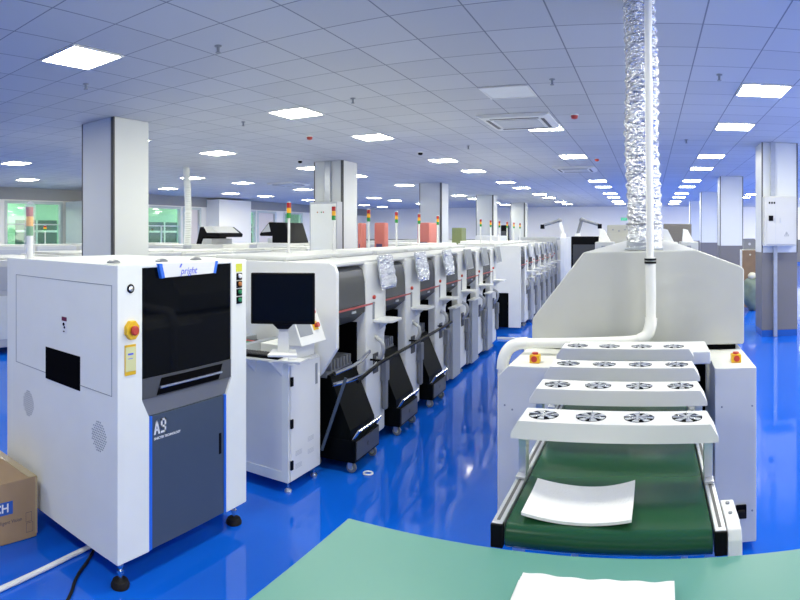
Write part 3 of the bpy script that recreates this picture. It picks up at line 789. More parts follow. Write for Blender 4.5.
def feeder_cart(label, first=[None]):
    """black feeder cart docked in the bay: local x toward the aisle, y along the line"""
    r = thing('feeder_cart', label, 'feeder cart', group='black feeder carts docked in the line')
    b = MB(); b.prism([(-.27, .64), (-.10, .64), (.055, .285), (.055, .22), (-.27, .22)], 'y', .035, .43, .004); b.build('slanted_hopper', 'blackpaint', r)
    b = MB(); b.box(-.27, .09, .03, .435, .075, .225, .008); b.build('base', 'blackpaint', r)
    b = MB(); b.box(.088, .098, .05, .415, .095, .215, .003); b.cyl((.096, .23, .155), (.102, .23, .155), .016, 12); b.build('front_plate', 'handlepanel', r)
    b = MB(); b.tube([(.06, .06, .22), (.105, .06, .285), (.105, .41, .285), (.06, .41, .22)], .011, 10); b.build('handle', 'chrome', r)
    b = MB(); b.box(-.02, .01, .2, .235, .225, .33, .004); b.cyl((-.005, .217, .33), (-.005, .217, .36), .012, 10); b.build('lock_lever', 'black', r)
    for (x, y) in ((.05, .065), (.05, .40), (-.22, .065), (-.22, .40)):
        w = MB(); w.lathe([(.018, -.011), (.034, -.009), (.036, 0), (.034, .009), (.018, .011)], (x, y, .0365), 'y', 18); w = w.build('wheel', 'chute', r)
        b = MB(); b.cyl((x, y - .0125, .0365), (x, y + .0125, .0365), .017, 12); b.build('hub', 'paleyellow', w)
        b = MB(); b.box(x - .02, x + .012, y - .018, y - .0135, .03, .08); b.box(x - .02, x + .012, y + .0135, y + .018, .03, .08); b.box(x - .02, x + .012, y - .018, y + .018, .074, .08); b.build('fork', 'steel', r, smooth=False)
    return r

def set_row(o, u, v=0.0):
    place(o, row_point(u, v), ROW_A)

m_first = placement_machine(True, True, False, True)
m_foil = placement_machine(False, True, False, True)
m_plain = placement_machine(False, False, True, True)
labels = ['placement machine with the big white side panel behind the monitor, foil-wrapped display',
          'second placement machine from the camera, foil-wrapped display and docked black cart',
          'third placement machine from the camera, last with a foil-wrapped display',
          'fourth placement machine from the camera, plain grey display and first grey bin',
          'fifth placement machine from the camera, plain grey display and grey bin',
          'sixth placement machine from the camera, just before the gap in the line']
grp = 'placement machines of the near line'
for k in range(6):
    o = m_first if k == 0 else m_foil if k == 1 else copy_tree(m_foil) if k == 2 else m_plain if k == 3 else copy_tree(m_plain)
    tag(o, labels[k], 'placement machine', grp); set_row(o, k * PITCH)
cart = feeder_cart('black feeder cart nearest the camera beside the operator cabinet'); set_row(cart, 0, .02)
for k, l in ((1, 'second black feeder cart, docked under a foil-wrapped display'), (2, 'third black feeder cart, last before the grey bins')):
    c = copy_tree(cart); tag(c, l); set_row(c, k * PITCH, .02)

# far half of the line
U2 = 6.19
FAR_SET = 0.12
for k in range(6):
    o = copy_tree(m_first if k == 0 else m_plain)
    if k == 0:
        for ch in list(o.children):
            if ch.name.startswith('display'):
                for g in list(ch.children): bpy.data.objects.remove(g)
            elif ch.name.startswith('side_panel') or ch.name.startswith('lower_side_panel'): bpy.data.objects.remove(ch)
        place(o, (0, 0, 0), 0)
        b = MB(); b.prism([(-1.36, .62), (-.20, .62), (-.20, .05), (.005, .05), (.005, 1.39), (-.015, 1.407), (-1.36, 1.407)], 'y', -.03, .01, .006); b.build('side_panel', 'white', o)
        b = MB(); b.box(-1.35, -.19, -.012, .0, .05, .63); b.build('lower_side_panel', 'blackpaint', o, smooth=False)
    tag(o, ['far placement machine with the wide white side panel after the gap', 'second placement machine after the gap in the line', 'third placement machine after the gap in the line', 'fourth placement machine after the gap in the line',
            'fifth placement machine after the gap in the line', 'farthest placement machine, next to the tall grey cabinet'][k], 'placement machine', 'placement machines of the far line')
    set_row(o, U2 + k * PITCH, FAR_SET)
# white lower panel of the far end machine
p0 = row_point(U2, FAR_SET)
# tall grey cabinet closing the line
r = thing('end_cabinet', 'tall plain grey cabinet at the far end of the machine line', 'cabinet', row_point(U2 + 6 * PITCH + .1, FAR_SET), ROW_A)
T = r.matrix_basis.copy()
b = MB(); b.box(-.95, .03, 0, .8, .02, 1.52, .01, mtx=T); b.build('body', 'lightgrey', r)
b = MB(); b.box(.03, .042, .04, .76, .1, 1.45, .004, mtx=T); b.build('door', 'white', r)

# black guard tube along the near three machines, plus support rod
b = MB(); b.tube([row_point(.12, .085, .60), row_point(.5, .09, .655), row_point(2.32, .09, .70)], .013, 10)
for u in (.52, 1.33, 2.14): b.tube([row_point(u, -.01, .66 + .02 * u / 2), row_point(u, .09, .66 + .02 * u / 2)], .008, 8)
tag(b.build('guard_rail', 'black'), 'long black tube running along the front of the foil-wrapped machines', 'rail')
b = MB(); b.tube([row_point(.02, -.05, .585), row_point(.2, .05, .60), row_point(.46, .085, .64), row_point(.62, .0, .665)], .015, 10, 1); b.tube([row_point(.03, -.04, .66), row_point(.25, .03, .69), row_point(.5, .0, .73)], .015, 10, 1)
tag(b.build('feeder_rail', 'chrome'), 'polished steel tubes across the nearest machine bay', 'rail')
b = MB(); b.tube([row_point(.03, .045, .64), row_point(-.05, -.095, .16)], .011, 10)
tag(b.build('support_rod', 'slate'), 'slanted dark blue rod beside the nearest black cart', 'rod')
b = MB(); b.torus((-1.81, 3.53, .006), .03, .006)
tag(b.build('tape_ring', 'whitebtn'), 'small white ring lying on the floor by the nearest cart', 'ring')
b = MB(); b.box(-2.3, -1.3, 8.75, 8.79, 0.0005, .03, .003)
tag(b.build('floor_strip', 'pvc'), 'white cable strip across the aisle in the machine line gap', 'cable strip')

# ------------------------------------------------------------------ reflow oven on the right
def reflow_oven():
    xa, xb, yf, yb = -.775, .537, 2.97, 9.0
    r = thing('reflow_oven', 'long ivory reflow oven with a sloping hood right of the aisle', 'oven', ((xa + xb) / 2, (yf + yb) / 2, 0))
    b = MB(); b.prism([(xa, .04), (-.475, .04), (-.475, .925), (-.72, .925), (xa, .87)], 'y', yf, 3.62, .006); b.build('left_cabinet', 'ovengrey', r)
    b = MB(); b.prism([(.325, .04), (xb, .04), (xb, .925), (.325, .925)], 'y', yf, 3.62, .006); b.build('right_cabinet', 'ovengrey', r)
    b = MB(); b.box(xa + .02, xb - .01, 3.5, yb, .06, .915, .01); b.build('lower_body', 'ovengrey', r)
    b = MB(); b.box(-.474, .324, 3.48, 3.498, .06, .93); b.build('tunnel', 'void', r, smooth=False)
    b = MB(); b.box(-.62, .50, 3.455, 3.6, .926, .965); b.build('hood_gap', 'void', r, smooth=False)
    b = MB()
    b.prism([(-.69, .957), (.548, .957), (.548, 1.395), (.527, 1.413), (.27, 1.508), (-.385, 1.495), (-.69, 1.10)], 'y', 3.43, yb, .012); b.build('hood', 'ivory', r)
    b = MB(); b.box(-.45, .31, 3.40, 3.62, .975, 1.02, .008); b.build('exit_cover', 'white', r) if False else b.bm.free()
    # two yellow emergency stops
    for (x, y) in ((-.60, 3.07), (.452, 3.11)):
        e = MB(); e.box(x - .026, x + .026, y - .026, y + .026, .924, .968, .004); e = e.build('emergency_stop', 'yellow', r)
        b = MB(); b.cyl((x, y - .026, .948), (x, y - .034, .948), .016, 14); b.cyl((x, y, .968), (x, y, .978), .016, 14); b.build('stop_button', 'red', e)
    # socket on the right front cabinet
    s = MB(); s.box(.43, .485, yf - .012, yf, .165, .235, .004); s = s.build('power_inlet', 'black', r)
    b = MB(); b.box(.44, .475, yf - .03, yf - .012, .175, .215, .006); b.build('plug', 'rubber', s)
    for (x, z) in ((.36, .73), (.515, .73), (-.70, .70), (-.74, .72), (.515, .2)):
        b = MB(); b.cyl((x, yf - .002, z), (x, yf, z), .005, 8); b.build('screw', 'midgrey', r, smooth=False)
    for x in (-.7, -.5, .36, .5):
        b = MB(); b.lathe([(.025, .0005), (.025, .02), (.012, .03), (.012, .07)], (x, 3.15, 0), seg=12); b.build('foot', 'gunmetal', r)
        b = MB(); b.lathe([(.025, .0005), (.025, .02), (.012, .03), (.012, .07)], (x, 8.6, 0), seg=12); b.build('foot', 'gunmetal', r)
    return r
reflow_oven()

# exit conveyor with green belt
def conveyor():
    r = thing('belt_conveyor', 'green belt conveyor leaving the reflow oven', 'conveyor', (-.1, 2.4, 0))
    xl, xr, y0, y1 = -.345, .147, 1.375, 3.47
    # belt: closed loop with round ends
    R = .03; zc = .87
    prof = []
    for k in range(9): a = PI / 2 + PI * k / 8; prof.append((y0 + R + .006 + R * math.cos(a), zc + R * math.sin(a)))
    for k in range(9): a = -PI / 2 + PI * k / 8; prof.append((y1 - R + R * math.cos(a), zc + R * math.sin(a)))
    b = MB(); b.prism(prof, 'x', xl, xr); b.build('belt', 'belt', r)
    for (a0, a1) in ((xl - .032, xl - .004), (xr + .004, xr + .032)):
        b = MB()
        b.box(a0, a1, y0 + .004, y1, .855, .908, .003)
        f = b.build('side_rail', 'alu', r)
        b = MB(); mid = (a0 + a1) / 2; b.box(mid - .004, mid + .004, y0 + .02, y1, .907, .9088); b.build('slot', 'seam', f, smooth=False)
        b = MB(); b.box(a0 - .001, a1 + .001, y0 - .001, y0 + .02, .85, .906, .002); b.build('end_cap', 'black', f)
    for yy_ in (y0 + .1, 2.4, 3.3):
        b = MB(); b.box(xl, xr, yy_, yy_ + .04, .80, .838); b.build('cross_bar', 'alu', r, smooth=False)
    for (x, y) in ((xl - .018, 1.62), (xr + .018, 1.62), (xl - .018, 2.85), (xr + .018, 2.85)):
        l = MB(); l.box(x - .015, x + .015, y - .015, y + .015, .03, .856, .002); l = l.build('leg', 'alu', r)
        b = MB(); b.lathe([(.025, .0005), (.026, .012), (.012, .03)], (x, y, 0), seg=14); b.build('foot', 'rubber', l)
    # white drive cover on the right front corner
    c = MB(); c.prism([(1.372, .845), (1.53, .845), (1.53, .912), (1.42, .914), (1.385, .905), (1.372, .885)], 'x', xr + .034, xr + .068, .003); c = c.build('drive_cover', 'white', r)
    for y in (1.45, 1.505):
        b = MB(); b.cyl((xr + .05, y, .911), (xr + .05, y, .917), .005, 8); b.build('cover_screw', 'midgrey', c, smooth=False)
    return r
conveyor()

def fan_bar(label):
    """cooling bar local frame: x across the belt, y depth (front edge 0), z up from the rail top (0)"""
    r = thing('cooling_fan_bar', label, 'fan bar', group='white cooling fan bars over the belt')
    w = .287
    b = MB()
    # cover with sloping ends: profile in x,z with chamfered top corners, hollow below
    b.prism([(-w, .120), (w, .120), (w, .135), (w - .022, .172), (-w + .022, .172), (-w, .135)], 'y', .0, .128, .002)
    c = b.build('cover', 'barwhite', r)
    Z = .1722
    for k in range(4):
        cx = -.204 + k * .136; cy = .065
        b = MB(); b.cyl((cx, cy, Z - .001), (cx, cy, Z), .043, 32); f = b.build('fan', 'void', c)
        b = MB(); b.torus((cx, cy, Z), .0435, .0018, 'z', 28, 6)
        b.build('fan_rim', 'white', f) if False else b.bm.free()
        b = MB(); n = 7
        b.cyl((cx, cy, Z), (cx, cy, Z + .003), .010, 14)
        for q in range(n):
            a = 2 * PI * q / n + .35 * k + .2
            P = []
            for rr, t0, t1 in ((.010, -.28, .28), (.041, -.27, .20)):
                P += [(cx + rr * math.cos(a + t), cy + rr * math.sin(a + t)) for t in ((t0, t1) if rr < .02 else (t1, (t0 + t1) / 2, t0))]
            b.prism(P, 'z', Z + .0003, Z + .0018)
        b.build('fan_rotor', 'lightgrey', c)
        b = MB(); b.cyl((cx - .043, cy, Z + .003), (cx + .043, cy, Z + .003), .0011, 5); b.cyl((cx, cy - .043, Z + .003), (cx, cy + .043, Z + .003), .0011, 5); b.torus((cx, cy, Z + .003), .026, .0008, 'z', 24, 5)
        b.build('finger_guard', 'chrome', c)
    for sx in (-1, 1):
        x = sx * .263
        b = MB(); b.box(x - .012, x + .012, .05, .085, -.0, .121, .002); b.box(x - .014, x + .014, .02, .11, 0.0, .008, .002); b.box(x - sx * .012 - .002, x - sx * .012 + .002, .03, .05, .008, .116); b.build('leg', 'alu', r)
    return r
fb = fan_bar('front cooling fan bar, nearest the white foam sheet')
place(fb, (-.099, 1.615, .909))
for k, (y, l) in enumerate(((1.965, 'second cooling fan bar from the front'), (2.30, 'third cooling fan bar from the front'), (2.68, 'rearmost cooling fan bar, below the white vent pipe'))):
    c = copy_tree(fb); tag(c, l); place(c, (-.107 - .003 * k, y, .909)); c.scale = ((1.035, 1.06, 1.09)[k], 1, 1)
# small cover box at the oven exit
r = thing('exit_cover', 'white cover box behind the rearmost fan bar at the oven exit', 'cover', (-.07, 3.1, .909))
b = MB(); b.box(-.43, .30, 2.93, 3.215, .955, 1.02, .01); b.build('lid', 'white', r)
for bx in (-.385, .16):
    b = MB(); b.box(bx, bx + .02, 3.0, 3.2, .909, .956); b.build('bracket', 'alu', r, smooth=False)

# foam sheet on the belt
def sheet(name, label, cx, cy, z, wx, wy, th, lift, rz, cat='foam sheet', nx=24, wavy=0.0):
    b = MB(); t = bmesh.new(); bmesh.ops.create_grid(t, x_segments=nx, y_segments=nx, size=.5)
    top = []
    for v in t.verts:
        x, y = v.co.x, v.co.y
        v.co = Vector((x * wx, y * wy, lift(x, y)))
    if wavy:
        for v in t.verts:
            if v.co.y > wy * .499: v.co.y += wavy * math.sin(v.co.x * 95) + wavy * .6 * math.sin(v.co.x * 41)
    g = bmesh.ops.extrude_face_region(t, geom=t.faces[:])
    for v in g['geom']:
        if isinstance(v, bmesh.types.BMVert): v.co.z += th
    bmesh.ops.recalc_face_normals(t, faces=t.faces)
    b._merge(t, Matrix.Translation((cx, cy, z)) @ Matrix.Rotation(rz, 4, 'Z'))
    return tag(b.build(name, 'foam', angle=.9), label, cat)
sheet('foam_sheet', 'white foam sheet curling on the green conveyor belt', -.176, 1.512, .9012, .268, .195, .007, lambda x, y: .055 * x * x + (.02 * max(0, y) ** 2 + .07 * max(0, x) ** 2 * max(0, y)), -.02)

# green work table in front
r = thing('work_table', 'green antistatic work table in the foreground', 'table', (.13, .85, 0))
b = MB(); b.box(-.745, 1.0, .35, 1.342, .845, .8685, .004); b.build('table_mat', 'mat', r)
b = MB(); b.box(-.74, .995, .355, 1.337, .815, .845, .003); b.build('table_board', 'white', r)
for (x, y) in ((-.68, .42), (.93, .42), (-.68, 1.28), (.93, 1.28)):
    b = MB(); b.box(x - .02, x + .02, y - .02, y + .02, .001, .815, .003); b.build('leg', 'alu', r)
for k in range(3):
    sheet('foam_sheet', ['lowest', 'middle', 'topmost'][k] + ' white foam sheet of the stack on the green table', -.118 + .004 * k, 1.09 + .003 * k, .8695 + k * .0065, .315, .25, .006,
          lambda x, y: 0.0, -.02, wavy=.0022, nx=40)['group'] = 'foam sheets on the green table'

# foil exhaust duct and white vent pipe
def foil_duct():
    r = thing('exhaust_duct', 'crinkled silver foil exhaust duct rising from the oven', 'duct', (-.045, 3.62, 1.50))
    n = 150; segs = 32; z0, z1 = 1.52, CEIL - .002
    t = bmesh.new(); rings = []
    for i in range(n + 1):
        f = i / n; z = z0 + (z1 - z0) * f
        cx = -.036 - .026 * f + .006 * math.sin(f * 11); cy = 3.62 + .01 * math.sin(f * 7)
        ring = []
        for k in range(segs):
            a = 2 * PI * k / segs
            rr = .104 - .008 * f + .006 * math.cos(f * 2 * PI * 24) + random.uniform(-.0045, .0045)
            ring.append(t.verts.new((cx + rr * math.cos(a), cy + rr * math.sin(a), z)))
        rings.append(ring)
    for a, bb in zip(rings, rings[1:]):
        for k in range(segs): t.faces.new((a[k], a[(k + 1) % segs], bb[(k + 1) % segs], bb[k]))
    b = MB(); b._merge(t); b.build('foil_hose', 'foil', r, angle=1.2)
    b = MB(); b.cyl((-.036, 3.62, 1.508), (-.036, 3.62, 1.55), .108, 28); b.box(-.15, .08, 3.505, 3.735, 1.505, 1.515, .003); b.build('collar', 'steel', r)
    b = MB(); b.torus((-.038, 3.62, 1.66), .105, .005); b.build('clamp', 'gunmetal', r)
foil_duct()
def vent_pipe():
    r = thing('vent_pipe', 'white plastic pipe dropping from the ceiling and bending across the oven', 'pipe', (0, 3.36, 0))
    b = MB(); b.cyl((0.0, 3.33, 1.46), (-.012, 3.33, CEIL - .002), .021, 16); b.build('upper_pipe', 'pvc', r)
    b = MB(); b.tube([(0.003, 3.33, 1.47), (.006, 3.33, 1.2), (.004, 3.32, 1.10), (-.012, 3.31, 1.035), (-.06, 3.30, 1.01), (-.2, 3.29, 1.002), (-.60, 3.27, .99), (-.74, 3.26, .985), (-.79, 3.255, .955), (-.818, 3.25, .90), (-.822, 3.25, .80), (-.822, 3.25, .02)], .029, 16, 2); b.build('lower_pipe', 'pvc', r)
    b = MB()
    b.tube([(-.68, 3.263, .989), (-.74, 3.26, .985), (-.79, 3.255, .957), (-.818, 3.25, .90), (-.822, 3.25, .84)], .034, 16, 2); b.build('elbow', 'pvc', r)
    b = MB(); b.cyl((.002, 3.33, 1.435), (.002, 3.33, 1.447), .034, 18); b.cyl((.002, 3.33, 1.452), (.002, 3.33, 1.464), .034, 18); b.build('clamp', 'rubber', r)
    b = MB(); b.tube([(.006, 3.33, 1.13), (.004, 3.32, 1.09), (-.014, 3.31, 1.033), (-.06, 3.30, 1.012)], .0345, 16, 2); b.build('elbow', 'pvc', r)
vent_pipe()

# ------------------------------------------------------------------ electrical boxes on columns
def breaker_box():
    xa, xb, y = 1.735, 2.235, 9.09
    r = thing('breaker_box', 'light grey breaker box on the right column with a small display', 'electrical box', ((xa + xb) / 2, y, 1.42))
    b = MB(); b.box(xa, xb, y - .2, y - .004, 1.42, 2.18, .008); b.build('housing', 'boxgrey', r)
    b = MB(); b.box(xa + .03, xb - .03, y - .212, y - .2, 1.445, 2.155, .004); d = b.build('door', 'boxgrey', r)
    b = MB(); b.box(xa + .165, xa + .17, y - .2135, y - .212, 1.445, 2.155); b.build('seam', 'lightgrey', d, smooth=False)
    b = MB(); b.box(xa + .06, xa + .13, y - .222, y - .212, 1.80, 1.88, .003); b.build('meter_display', 'black', d)
    b = MB()
    for k in range(3): b.box(xa + .06 + k * .038, xa + .086 + k * .038, y - .2135, y - .212, 2.06, 2.09)
    b.build('indicator', 'black', d, smooth=False)
    for x in (xa + .15, xa + .235):
        b = MB(); b.box(x, x + .016, y - .222, y - .212, 1.77, 1.85, .002); b.build('latch', 'lightgrey', d)
    b = MB()
    c = Vector((xa + .34, y - .213, 1.60))
    for a0, a1 in (((-.035, -.03), (.035, -.03)), ((.035, -.03), (0, .035)), ((0, .035), (-.035, -.03))):
        b.cyl((c.x + a0[0], c.y, c.z + a0[1]), (c.x + a1[0], c.y, c.z + a1[1]), .003, 6)
    b.cyl((c.x, c.y, c.z + .012), (c.x, c.y, c.z - .02), .003, 6)
    b.build('warning_triangle', 'midgrey', d)
    r2 = thing('cable_trunking', 'steel cable trunking above and below the breaker box', 'trunking', (1.93, y, 0))
    b = MB(); b.box(1.855, 1.935, y - .055, y - .002, 2.182, CEIL - .003, .004); b.build('upper_duct', 'steel', r2)
    b = MB(); b.box(1.905, 1.965, y - .055, y - .002, .004, 1.418, .004); b.build('lower_duct', 'steel', r2)
breaker_box()
def column_cabinet():
    xa, xb, y = -6.30, -5.68, 10.004
    r = thing('electrical_cabinet', 'tall grey electrical cabinet on the front of the white column', 'electrical cabinet', ((xa + xb) / 2, y, .02))
    b = MB(); b.box(xa, xb, y - .22, y - .008, .02, 2.22, .008); b.build('housing', 'lightgrey', r)
    b = MB(); b.box(xa + .03, xb - .02, y - .232, y - .22, .06, 2.18, .004); d = b.build('door', 'white_cool', r)
    for k, mm in enumerate(('orangebtn', 'whitebtn', 'greenbtn', 'red')):
        b = MB(); b.cyl((xa + .19 + k * .045, y - .24, 2.02), (xa + .19 + k * .045, y - .232, 2.02), .013, 10); b.build('indicator', mm, d)
    b = MB(); b.box(xb - .09, xb - .06, y - .242, y - .232, 1.3, 1.42, .003); b.build('latch', 'midgrey', d)
    b = MB(); b.box(xa + .2, xa + .36, y - .235, y - .232, 1.18, 1.195); b.build('name_plate', 'midgrey', d, smooth=False)
    r2 = thing('cable_trunking', 'steel cable trunking above the tall grey cabinet', 'trunking', (-6.0, y, 2.22))
    b = MB(); b.box(-6.06, -5.93, y - .06, y - .006, 2.222, CEIL - .003, .004); b.build('upper_duct', 'steel', r2)
column_cabinet()

# ------------------------------------------------------------------ second machine line and other background equipment
def line_machine(name, label, x0, x1, y0, y1, zt, m='white', tower=False, screen=False, group=None, cat='machine'):
    r = thing(name, label, cat, ((x0 + x1) / 2, (y0 + y1) / 2, 0), group=group)
    b = MB(); b.box(x0, x1, y0, y1, .09, zt, .015); b.build('body', 'topwhite', r)
    b = MB(); b.box(x1, x1 + .01, y0 + .06, y1 - .06, .2, zt * .62, .004); b.build('door', 'white_cool', r)
    b = MB(); b.box(x1, x1 + .012, y0 + .08, y1 - .08, zt * .68, zt - .08, .004); b.build('window', 'hood' if screen else 'lightgrey', r)
    b = MB(); b.box(x0 + .1, x1 - .1, y0 + .1, y1 - .1, zt, zt + .035, .01); b.build('top_cover', 'topwhite', r)
    for mx in ((x0 + .1, x0 + .16, .75, .8), (x1 - .4, x1 - .22, .82, .86)):
        b = MB(); b.box(mx[0], mx[1], y0 - .003, y0, zt * mx[2], zt * mx[3]); b.build('marking', 'black', r, smooth=False)
    for (x, y) in ((x0 + .1, y0 + .1), (x1 - .1, y0 + .1), (x0 + .1, y1 - .1), (x1 - .1, y1 - .1)):
        b = MB(); b.lathe([(.035, .0005), (.035, .02), (.015, .03), (.013, .1)], (x, y, 0), seg=10); b.build('foot', 'gunmetal', r)
    if tower: signal_tower(r, (x0 + x1) / 2, y0 + .3, zt + .035, .28, .026)
    return r
names2 = ['second-line machine at the left edge with small black marks', 'low white second-line machine left of the big column', 'second-line machine hidden behind the A9 machine', 'second-line machine below the flexible duct',
          'second-line machine in front of the first black hood', 'second-line machine between the two black hoods', 'second-line machine in front of the second black hood', 'second-line machine left of the cabinet column']
yy = 3.3
for k in range(8):
    L = 1.25
    line_machine('conveyor_machine', names2[k], -8.1, -7.0, yy, yy + L - .06, [1.25, 1.30, 1.30, 1.28, 1.28, 1.26, 1.28, 1.30][k], tower=k in (7,), group='white machines of the second line')
    yy += L
# lines added behind to whiten the ceiling's bounce light; tops show as pale band
mk = [o for o in COL.objects if o.name.startswith('conveyor_machine') and o.parent is None][-1]
mk0 = mk.location.copy()
for x in (-4.75, -10.9, -13.2):
    for k in range(8):
        if x == -13.2 and k in (2,): continue
        yk = (4.6 if x == -4.75 else 3.0 if x < -12 else 10.6) + 1.3 * k
        if x == -4.75 and k > 3: break
        c = copy_tree(mk)
        for ch in list(c.children):
            if ch.name.startswith('signal_tower'):
                for g in list(ch.children): bpy.data.objects.remove(g)
                bpy.data.objects.remove(ch)
        tag(c, 'added white machine in the rows behind the second line, only its top showing' if x < -9 else 'added white machine between the near line and the second line, top showing', 'machine', 'added white machines of the rows behind')
        place(c, (x, yk, 0))
for x in (-7.4, -4.9, -10.4, -2.9):  # distant rows, added for the same whiter bounce
    for k in range(7):
        yk = (15.6 if x == -7.4 else 20.9 if x == -10.4 else 20.7 if x == -4.9 else 20.2) + 1.4 * k
        if yk > 29: break
        c = copy_tree(mk)
        for ch in list(c.children):
            if ch.name.startswith('signal_tower'):
                for g in list(ch.children): bpy.data.objects.remove(g)
                bpy.data.objects.remove(ch)
        tag(c, 'added white machine of the most distant rows, only its top showing', 'machine', 'added white machines of the distant rows')
        place(c, (x, yk, 0))

# screen printers with raised black hoods
def hooded_printer(label, x, y, open_side):
    r = thing('screen_printer', label, 'printer', (x, y, 0), group='printers with raised black hoods')
    b = MB(); b.box(x - .5, x + .5, y - .45, y + .45, .08, 1.38, .02); b.build('body', 'white', r)
    b = MB(); b.prism([(x - .34, 1.36), (x - .22, 1.76), (x + .10, 1.76), (x + .36, 1.60), (x + .34, 1.53), (x - .12, 1.53), (x - .2, 1.36)] if open_side else
                      [(x - .46, 1.60), (x - .16, 1.90), (x + .34, 1.88), (x + .52, 1.38), (x - .06, 1.38), (x - .06, 1.55), (x - .44, 1.55)], 'y', y - .4, y + .4, .02)
    h = b.build('hood', 'black', r)
    if open_side:
        b = MB(); b.prism([(x - .10, 1.765), (x + .12, 1.765), (x + .33, 1.625), (x + .0, 1.625)], 'y', y - .41, y + .3, .004); b.build('hood_cover', 'white', h)
    else:
        b = MB(); b.prism([(x - .38, 1.64), (x - .16, 1.86), (x - .1, 1.66)], 'y', y - .41, y - .39); b.build('hood_window', 'lightgrey', h, smooth=False)
    b = MB(); b.box(x - .05, x + .1, y - .47, y - .44, 1.12, 1.26, .004); b.build('screen', 'black', r)
    b = MB(); b.box(x - .22, x + .12, y - .38, y + .3, 1.38, 1.50, .01); b.build('print_head', 'lightgrey', r)
    for (px, py) in ((x - .4, y - .35), (x + .4, y - .35), (x - .4, y + .35), (x + .4, y + .35)):
        b = MB(); b.cyl((px, py, .0005), (px, py, .09), .03, 10); b.build('foot', 'gunmetal', r)
    return r
hooded_printer('first screen printer, black hood raised with white top', -8.75, 9.9, True)
hooded_printer('second screen printer with a tall slanted black hood', -8.75, 12.35, False)
# flexible white duct above the second line
r = thing('flexible_duct', 'white corrugated flexible duct hanging right of the big column', 'duct', (-8.9, 9.0, 1.3))
b = MB(); b.tube([Vector((-9.0 + .08 * f + .05 * math.sin(3 * f), 9.1 - .05 * f, 3.03 - f * 1.70)) for f in [i / 90 for i in range(91)]], lambda q: .068 + (.01 if int(q * 90) % 2 else 0), 14)
b.build('hose', 'white_cool', r)
b = MB(); b.cyl((-8.92, 9.05, 1.287), (-8.92, 9.05, 1.36), .10, 16); b.build('collar', 'steel', r)
line_machine('reflow_machine', 'long white machine feeding the corrugated duct', -9.9, -8.85, 7.4, 9.3, 1.25, group=None)
# wall-side tall cabinet with small lamps
r = thing('tall_cabinet', 'tall pale cabinet with red and green lamps beside the nearest green window', 'cabinet', (-15.2, 11.1, 0))
b = MB(); b.box(-15.8, -14.6, 10.55, 11.9, .0, 2.62, .02); b.build('housing', 'white', r)
b = MB(); b.box(-14.6, -14.58, 10.62, 11.83, .2, 2.0, .01); b.build('door', 'white', r)
for k, mm in enumerate(('greenlens', 'redlens')):
    b = MB(); b.cyl((-14.58, 10.8, 1.72 + .1 * k), (-14.54, 10.8, 1.72 + .1 * k), .05, 10); b.build('lamp', mm, r)
b = MB(); b.box(-14.58, -14.56, 11.4, 11.8, 1.15, 1.42, .005); b.build('display', 'black', r)
for k, (x, y) in enumerate(((-14.3, 8.85), (-14.0, 16.4))):
    r = thing('test_stand', ['white test stand with a signal tower before the nearest green window', 'white test stand with a signal tower below the narrow green window'][k], 'test stand', (x, y, 0), group='test stands')
    b = MB(); b.box(x - .4, x + .4, y - .4, y + .4, .0, 1.2, .02); b.build('body', 'white', r)
    b = MB(); b.box(x + .4, x + .41, y - .3, y + .3, .2, .8); b.build('door', 'lightgrey', r, smooth=False)
    signal_tower(r, x, y, 1.2, .5, .045)
# pilaster on the left wall
struct(MB().box(X0, X0 + .7, 17.3, 19.3, 0.001, 2.95, .01).build('trim_pilaster', 'wallwhite'), 'white pilaster on the left wall between the windows', 'pilaster')

# coral cabinets behind the placement line
def coral(label, x, y, w, d, zt):
    r = thing('coral_cabinet', label, 'cabinet', (x, y, 0), group='coral cabinets behind the line')
    b = MB(); b.box(x - w / 2, x + w / 2, y - d / 2, y + d / 2, .05, zt, .03); b.build('housing', 'coral', r)
    b = MB(); b.box(x - w / 2 + .05, x + w / 2 - .05, y - d / 2 - .006, y - d / 2, 1.3, 1.42, .003); b.build('label_panel', 'purple', r)
    b = MB(); b.box(x + w / 2, x + w / 2 + .008, y - d / 2 + .05, y + d / 2 - .05, .2, zt - .1, .004); b.build('door', 'coral', r)
    b = MB(); b.box(x - w / 2 + .03, x + w / 2 - .03, y - d / 2 + .03, y + d / 2 - .03, 0.0005, .052); b.build('plinth', 'black', r, smooth=False)
coral('wide coral cabinet right of the electrical cabinet column', -4.80, 9.9, .22, .18, 1.81)
coral('narrow coral cabinet touching the electrical cabinet column', -5.02, 9.55, .09, .2, 1.80)
coral('far coral cabinet in front of the third column', -5.05, 12.85, .30, .5, 1.86)
r = thing('olive_cabinet', 'small olive green cabinet in the middle distance', 'cabinet', (-4.9, 14.7, 0))
b = MB(); b.box(-5.02, -4.75, 14.5, 14.9, .05, 1.76, .02); b.build('housing', 'olive', r)
b = MB(); b.box(-4.98, -4.8, 14.49, 14.5, .2, 1.6, .003); b.build('door', 'olive', r)
b = MB(); b.box(-5.0, -4.77, 14.52, 14.88, 0, .052); b.build('plinth', 'black', r, smooth=False)

